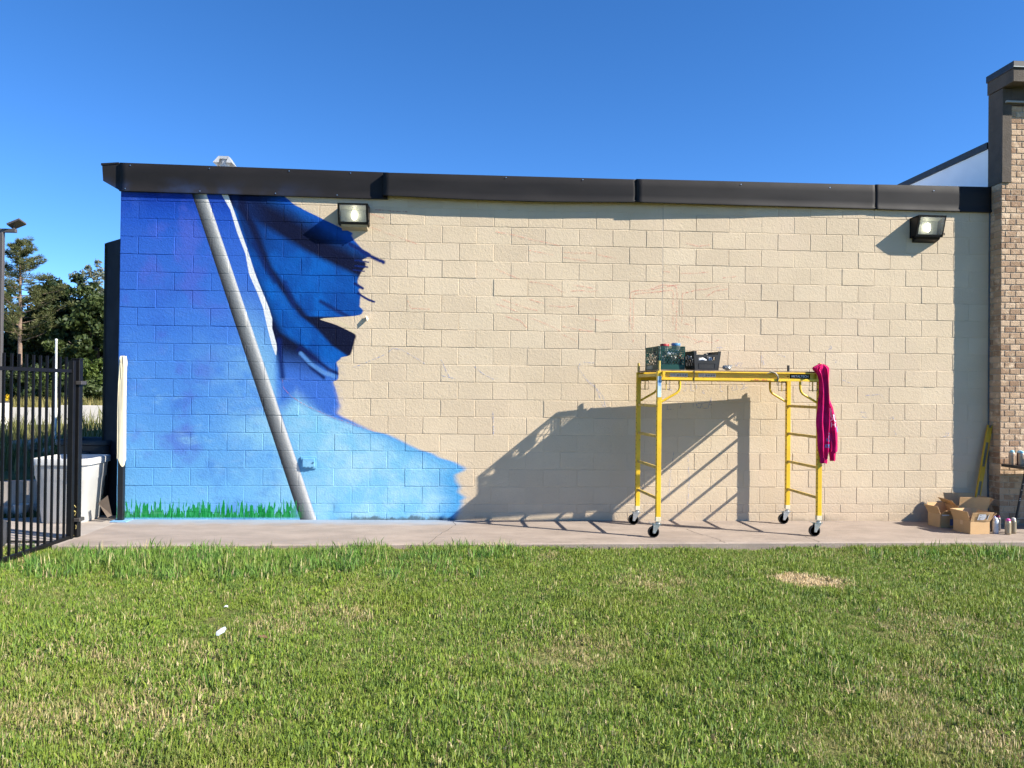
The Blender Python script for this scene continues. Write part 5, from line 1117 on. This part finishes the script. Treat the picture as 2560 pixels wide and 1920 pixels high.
# ---------------------------------------------------------------- the lawn
GR = MT('grass_blades'); GR.geo(); tn = GR.attr('tint')
big = GR.noise(1.1, 4, .6); big2 = GR.noise(2.6, 4, .6, off=(7, 3, 0)); 
gcol = GR.mix(tn, (.20, .25, .022), big.sm(.45, .68)*.45); gcol = GR.mix(gcol, (.36, .32, .13), big2.sm(.55, .76)*.36); gcol = GR.mix(gcol, (.055, .125, .025), GR.noise(3.2, 3, off=(1, 9, 0)).sm(.58, .74)*.5)
rn = GR.rand(); gcol = GR.mix(gcol, (.18, .235, .04), rn*.22)
GR.base(gcol); GR.set(.55, 0, .25)
gn_ = GR.t.nodes.new('ShaderNodeNewGeometry'); vm = GR.t.nodes.new('ShaderNodeVectorMath'); vm.operation = 'ADD'; vm.inputs[1].default_value = (0, 0, .75); vn = GR.t.nodes.new('ShaderNodeVectorMath'); vn.operation = 'NORMALIZE'
GR.t.links.new(gn_.outputs['Normal'], vm.inputs[0]); GR.t.links.new(vm.outputs[0], vn.inputs[0]); GR.t.links.new(vn.outputs[0], GR.p.inputs['Normal'])
tl = GR.t.nodes.new('ShaderNodeBsdfTranslucent'); mxs = GR.t.nodes.new('ShaderNodeMixShader'); mxs.inputs[0].default_value = .32
GR.t.links.new(gcol.k, tl.inputs[0]); GR.t.links.new(GR.p.outputs[0], mxs.inputs[1]); GR.t.links.new(tl.outputs[0], mxs.inputs[2]); GR.t.links.new(mxs.outputs[0], GR.t.nodes['Material Output'].inputs[0])
GREENS = [(.15, .238, .024), (.20, .288, .03), (.105, .176, .024), (.26, .328, .045), (.155, .238, .05)]; DRY = [(.55, .44, .22), (.44, .33, .17), (.62, .52, .29), (.33, .25, .12)]; TALLG = [(.085, .20, .025), (.12, .255, .035), (.065, .155, .025), (.17, .30, .06)]
def tuft(n, rad, h0, h1, w0, w1, dry, pal, seed, lean=.55, broad=0):
    r = np.random.default_rng(seed); V = []; F_ = []; T = []
    for i in range(n):
        a = r.uniform(0, 6.28); q = rad*math.sqrt(r.random()); bx_, by_ = q*math.cos(a), q*math.sin(a); h = r.uniform(h0, h1); az = r.uniform(0, 6.28); ln = abs(r.normal(0, lean)); ln = min(ln, 1.6); w = r.uniform(w0, w1)
        dx, dy = math.cos(az), math.sin(az); wx, wy = -dy, dx; tw = r.uniform(-.8, .8); wx2, wy2 = math.cos(math.atan2(wy, wx)+tw), math.sin(math.atan2(wy, wx)+tw)
        hz1 = h*.6*math.cos(ln*.5); o1 = h*.6*math.sin(ln*.5); hz2 = hz1+h*.4*math.cos(min(1.9, ln*1.5)); o2 = o1+h*.4*math.sin(min(1.9, ln*1.5))
        k = len(V); wm = w*(1.15 if r.random() > broad else 2.6)
        V += [(bx_-wx*w*.7, by_-wy*w*.7, -.01), (bx_+wx*w*.7, by_+wy*w*.7, -.01), (bx_+dx*o1+wx2*wm, by_+dy*o1+wy2*wm, hz1), (bx_+dx*o1-wx2*wm, by_+dy*o1-wy2*wm, hz1), (bx_+dx*o2, by_+dy*o2, hz2)]
        F_ += [(k, k+1, k+2, k+3), (k+3, k+2, k+4)]
        c = DRY[r.integers(len(DRY))] if r.random() < dry else pal[r.integers(len(pal))]; f_ = r.uniform(.75, 1.25); T += [(c[0]*f_, c[1]*f_, c[2]*f_, 1)]*5
    me = bpy.data.meshes.new('grass_tuft'); me.from_pydata(V, [], F_); at = me.attributes.new('tint', 'FLOAT_COLOR', 'POINT'); at.data.foreach_set('color', np.array(T, dtype=np.float32).ravel()); me.materials.append(GR.m)
    return bpy.data.objects.new('grass_tuft', me)
kit = bpy.data.collections.new('grass_kit'); kinds = []
for i in range(8): kinds.append(tuft(70, .075, .018, .046, .0010, .0022, .09, GREENS, 100+i, .75, .12))       # 0-7 mown
for i in range(3): kinds.append(tuft(60, .075, .015, .040, .0010, .0020, .55, GREENS, 200+i, .9, .05))        # 8-10 dry mix
for i in range(4): kinds.append(tuft(26, .07, .05, .125, .0016, .0034, .05, TALLG, 300+i, .75))               # 11-14 tall
for i in range(2):
    kinds.append(tuft(110, .07, .015, .045, .0010, .0022, 1.0, DRY, 400+i, 1.0)); kinds[-1].data.materials[0] = M('straw_blades', (.68, .53, .30), .8, 0, .25, 60)              # 15-16 dead
for i in range(2): kinds.append(tuft(34, .06, .02, .04, .0026, .0050, .02, [(.17, .26, .025), (.22, .29, .04)], 500+i, 1.0, .5))   # 17-18 clover-like
for i in range(2): kinds.append(tuft(14, .08, .05, .10, .0010, .0018, .55, TALLG, 600+i, .5))               # 19-20 stray stalks
for i, o in enumerate(kinds): o.name = 'tuft_%02d' % i; kit.objects.link(o)
def fbm(x, y, s, seed):
    r = np.random.default_rng(seed); v = 0
    for k in range(5):
        a, b, c, d = r.uniform(-1, 1, 4); f = s*(1.6**k); v = v+np.sin(x*f*(a+1.2)+y*f*b+c*6)*np.cos(y*f*(1.2+c)+x*f*d+a*6)/(1.35**k)
    return v
n_ = 38000; LX = rng.uniform(-3.0, 12.8, n_); LY = rng.uniform(-8.2, -1.30, n_)
edge_ = np.where(LX > .1, -1.425+(LX-1.8)*.0235, -1.46); keep = LY < edge_-.015
LX, LY = LX[keep], LY[keep]; n_ = len(LX); IDX = rng.integers(0, 8, n_)
dryf = fbm(LX, LY, 1.3, 5)+rng.normal(0, .5, n_)+np.clip((-LY-3.4)*.28, -.4, .7); IDX = np.where(dryf > 1.1, rng.integers(8, 11, n_), IDX)
clo = fbm(LX, LY, 1.9, 9)+rng.normal(0, .35, n_); IDX = np.where(clo > 1.55, rng.integers(17, 19, n_), IDX)
tall = np.exp(-(((LX-1.55)/1.25)**2+((LY+2.15)/.36)**2))+.75*np.exp(-(((LX-3.2)/.8)**2+((LY+1.75)/.22)**2))+.10*np.exp(-((LY+1.50)/.06)**2)*(LX < 5.2)+.3*np.exp(-(((LX-9.0)/1.2)**2+((LY+1.75)/.2)**2))
IDX = np.where(rng.random(n_) < np.clip(tall*.95, 0, .82), rng.integers(11, 15, n_), IDX)
IDX = np.where(rng.random(n_) < .022, rng.integers(19, 21, n_), IDX)
ex = ((LX-6.85)*.96+(LY+2.70)*.28)/.27; ey = ((LY+2.70)*.96)/.27; pe_ = (ex**2+ey**2+rng.normal(0, .18, n_)); IDX = np.where(pe_ < .95, rng.integers(15, 17, n_), IDX)
p2_ = ((LX-4.75)/.22)**2+((LY+1.75)/.16)**2+rng.normal(0, .4, n_); IDX = np.where(p2_ < .5, rng.integers(8, 11, n_), IDX)
p3_ = ((LX+.35)/.5)**2+((LY+1.9)/.35)**2+rng.normal(0, .4, n_); IDX = np.where(p3_ < .8, rng.integers(8, 11, n_), IDX)
LZ = np.array([lawn_h(a, b) for a, b in zip(LX, LY)])
scl = rng.uniform(.7, 1.35, n_)*(1+.2*fbm(LX, LY, 1.6, 21)); scl = np.where(pe_ < .95, scl*.8, scl)
lm = bpy.data.meshes.new('lawn_grass'); lm.from_pydata(np.stack([LX, LY, LZ], 1).tolist(), [], [])
lm.attributes.new('idx', 'INT', 'POINT').data.foreach_set('value', IDX.astype(np.int32)); lm.attributes.new('scl', 'FLOAT', 'POINT').data.foreach_set('value', scl.astype(np.float32))
rot = np.stack([rng.normal(0, .12, n_), rng.normal(0, .12, n_), rng.uniform(0, 6.283, n_)], 1).astype(np.float32); lm.attributes.new('rot', 'FLOAT_VECTOR', 'POINT').data.foreach_set('vector', rot.ravel())
lo = bpy.data.objects.new('lawn_grass', lm); COL.objects.link(lo); kind(lo, 'stuff', 'mown green lawn with dry streaks in front of the sidewalk')
ng = bpy.data.node_groups.new('lawn', 'GeometryNodeTree'); ng.interface.new_socket('Geometry', in_out='INPUT', socket_type='NodeSocketGeometry'); ng.interface.new_socket('Geometry', in_out='OUTPUT', socket_type='NodeSocketGeometry')
gi = ng.nodes.new('NodeGroupInput'); go = ng.nodes.new('NodeGroupOutput'); m2p = ng.nodes.new('GeometryNodeMeshToPoints'); iop = ng.nodes.new('GeometryNodeInstanceOnPoints'); cinf = ng.nodes.new('GeometryNodeCollectionInfo')
cinf.inputs['Collection'].default_value = kit; cinf.inputs['Separate Children'].default_value = True; cinf.inputs['Reset Children'].default_value = True
def nattr(nm, tp): n = ng.nodes.new('GeometryNodeInputNamedAttribute'); n.data_type = tp; n.inputs['Name'].default_value = nm; return n.outputs[0]
L_ = ng.links.new; L_(gi.outputs[0], m2p.inputs['Mesh']); L_(m2p.outputs[0], iop.inputs['Points']); L_(cinf.outputs[0], iop.inputs['Instance']); iop.inputs['Pick Instance'].default_value = True
L_(nattr('idx', 'INT'), iop.inputs['Instance Index']); L_(nattr('scl', 'FLOAT'), iop.inputs['Scale'])
e2r = ng.nodes.new('FunctionNodeEulerToRotation'); L_(nattr('rot', 'FLOAT_VECTOR'), e2r.inputs[0]); L_(e2r.outputs[0], iop.inputs['Rotation']); L_(iop.outputs[0], go.inputs[0])
lo.modifiers.new('lawn', 'NODES').node_group = ng
# litter on the lawn
def scrap(name, x, y, pts, mat, label, cat):
    z = lawn_h(x, y)+.035; g = MB(); n = len(pts); g.add([(x+a*.78, y+b*.78, z+c*.78) for a, b, c in pts], [tuple(range(n))]); o = g.build(name, mat); s = o.modifiers.new('s', 'SOLIDIFY'); s.thickness = .0015; return tag(o, label, cat)
scrap('plastic_scrap', 2.437, -4.11, [(-.034, .0, -.005), (-.012, -.004, -.008), (.004, -.003, .004), (.03, .004, .018), (.045, .012, .046), (.030, .016, .060), (.0, .010, .046), (-.032, .004, .022)], M('white_scrap', (.70, .74, .78), .5), 'pale blue-white plastic scrap lying in the grass', 'litter')
scrap('paper_scrap', 2.289, -3.50, [(-.02, -.006, -.008), (.0, -.01, .0), (.018, -.003, -.008), (.012, .01, .006), (-.006, .012, .008), (-.018, .006, .0)], M('white_paper', (.66, .66, .64), .7), 'small crumpled white paper bit farther back in the grass', 'litter')
scrap('dry_leaf', 2.708, -4.17, [(-.04, .0, .0), (-.01, -.02, .012), (.03, -.015, .006), (.05, .0, .0), (.02, .018, .02), (-.02, .015, .016)], M('dead_leaf', (.17, .095, .045), .8), 'curled brown dry leaf right of the plastic scrap', 'leaf')
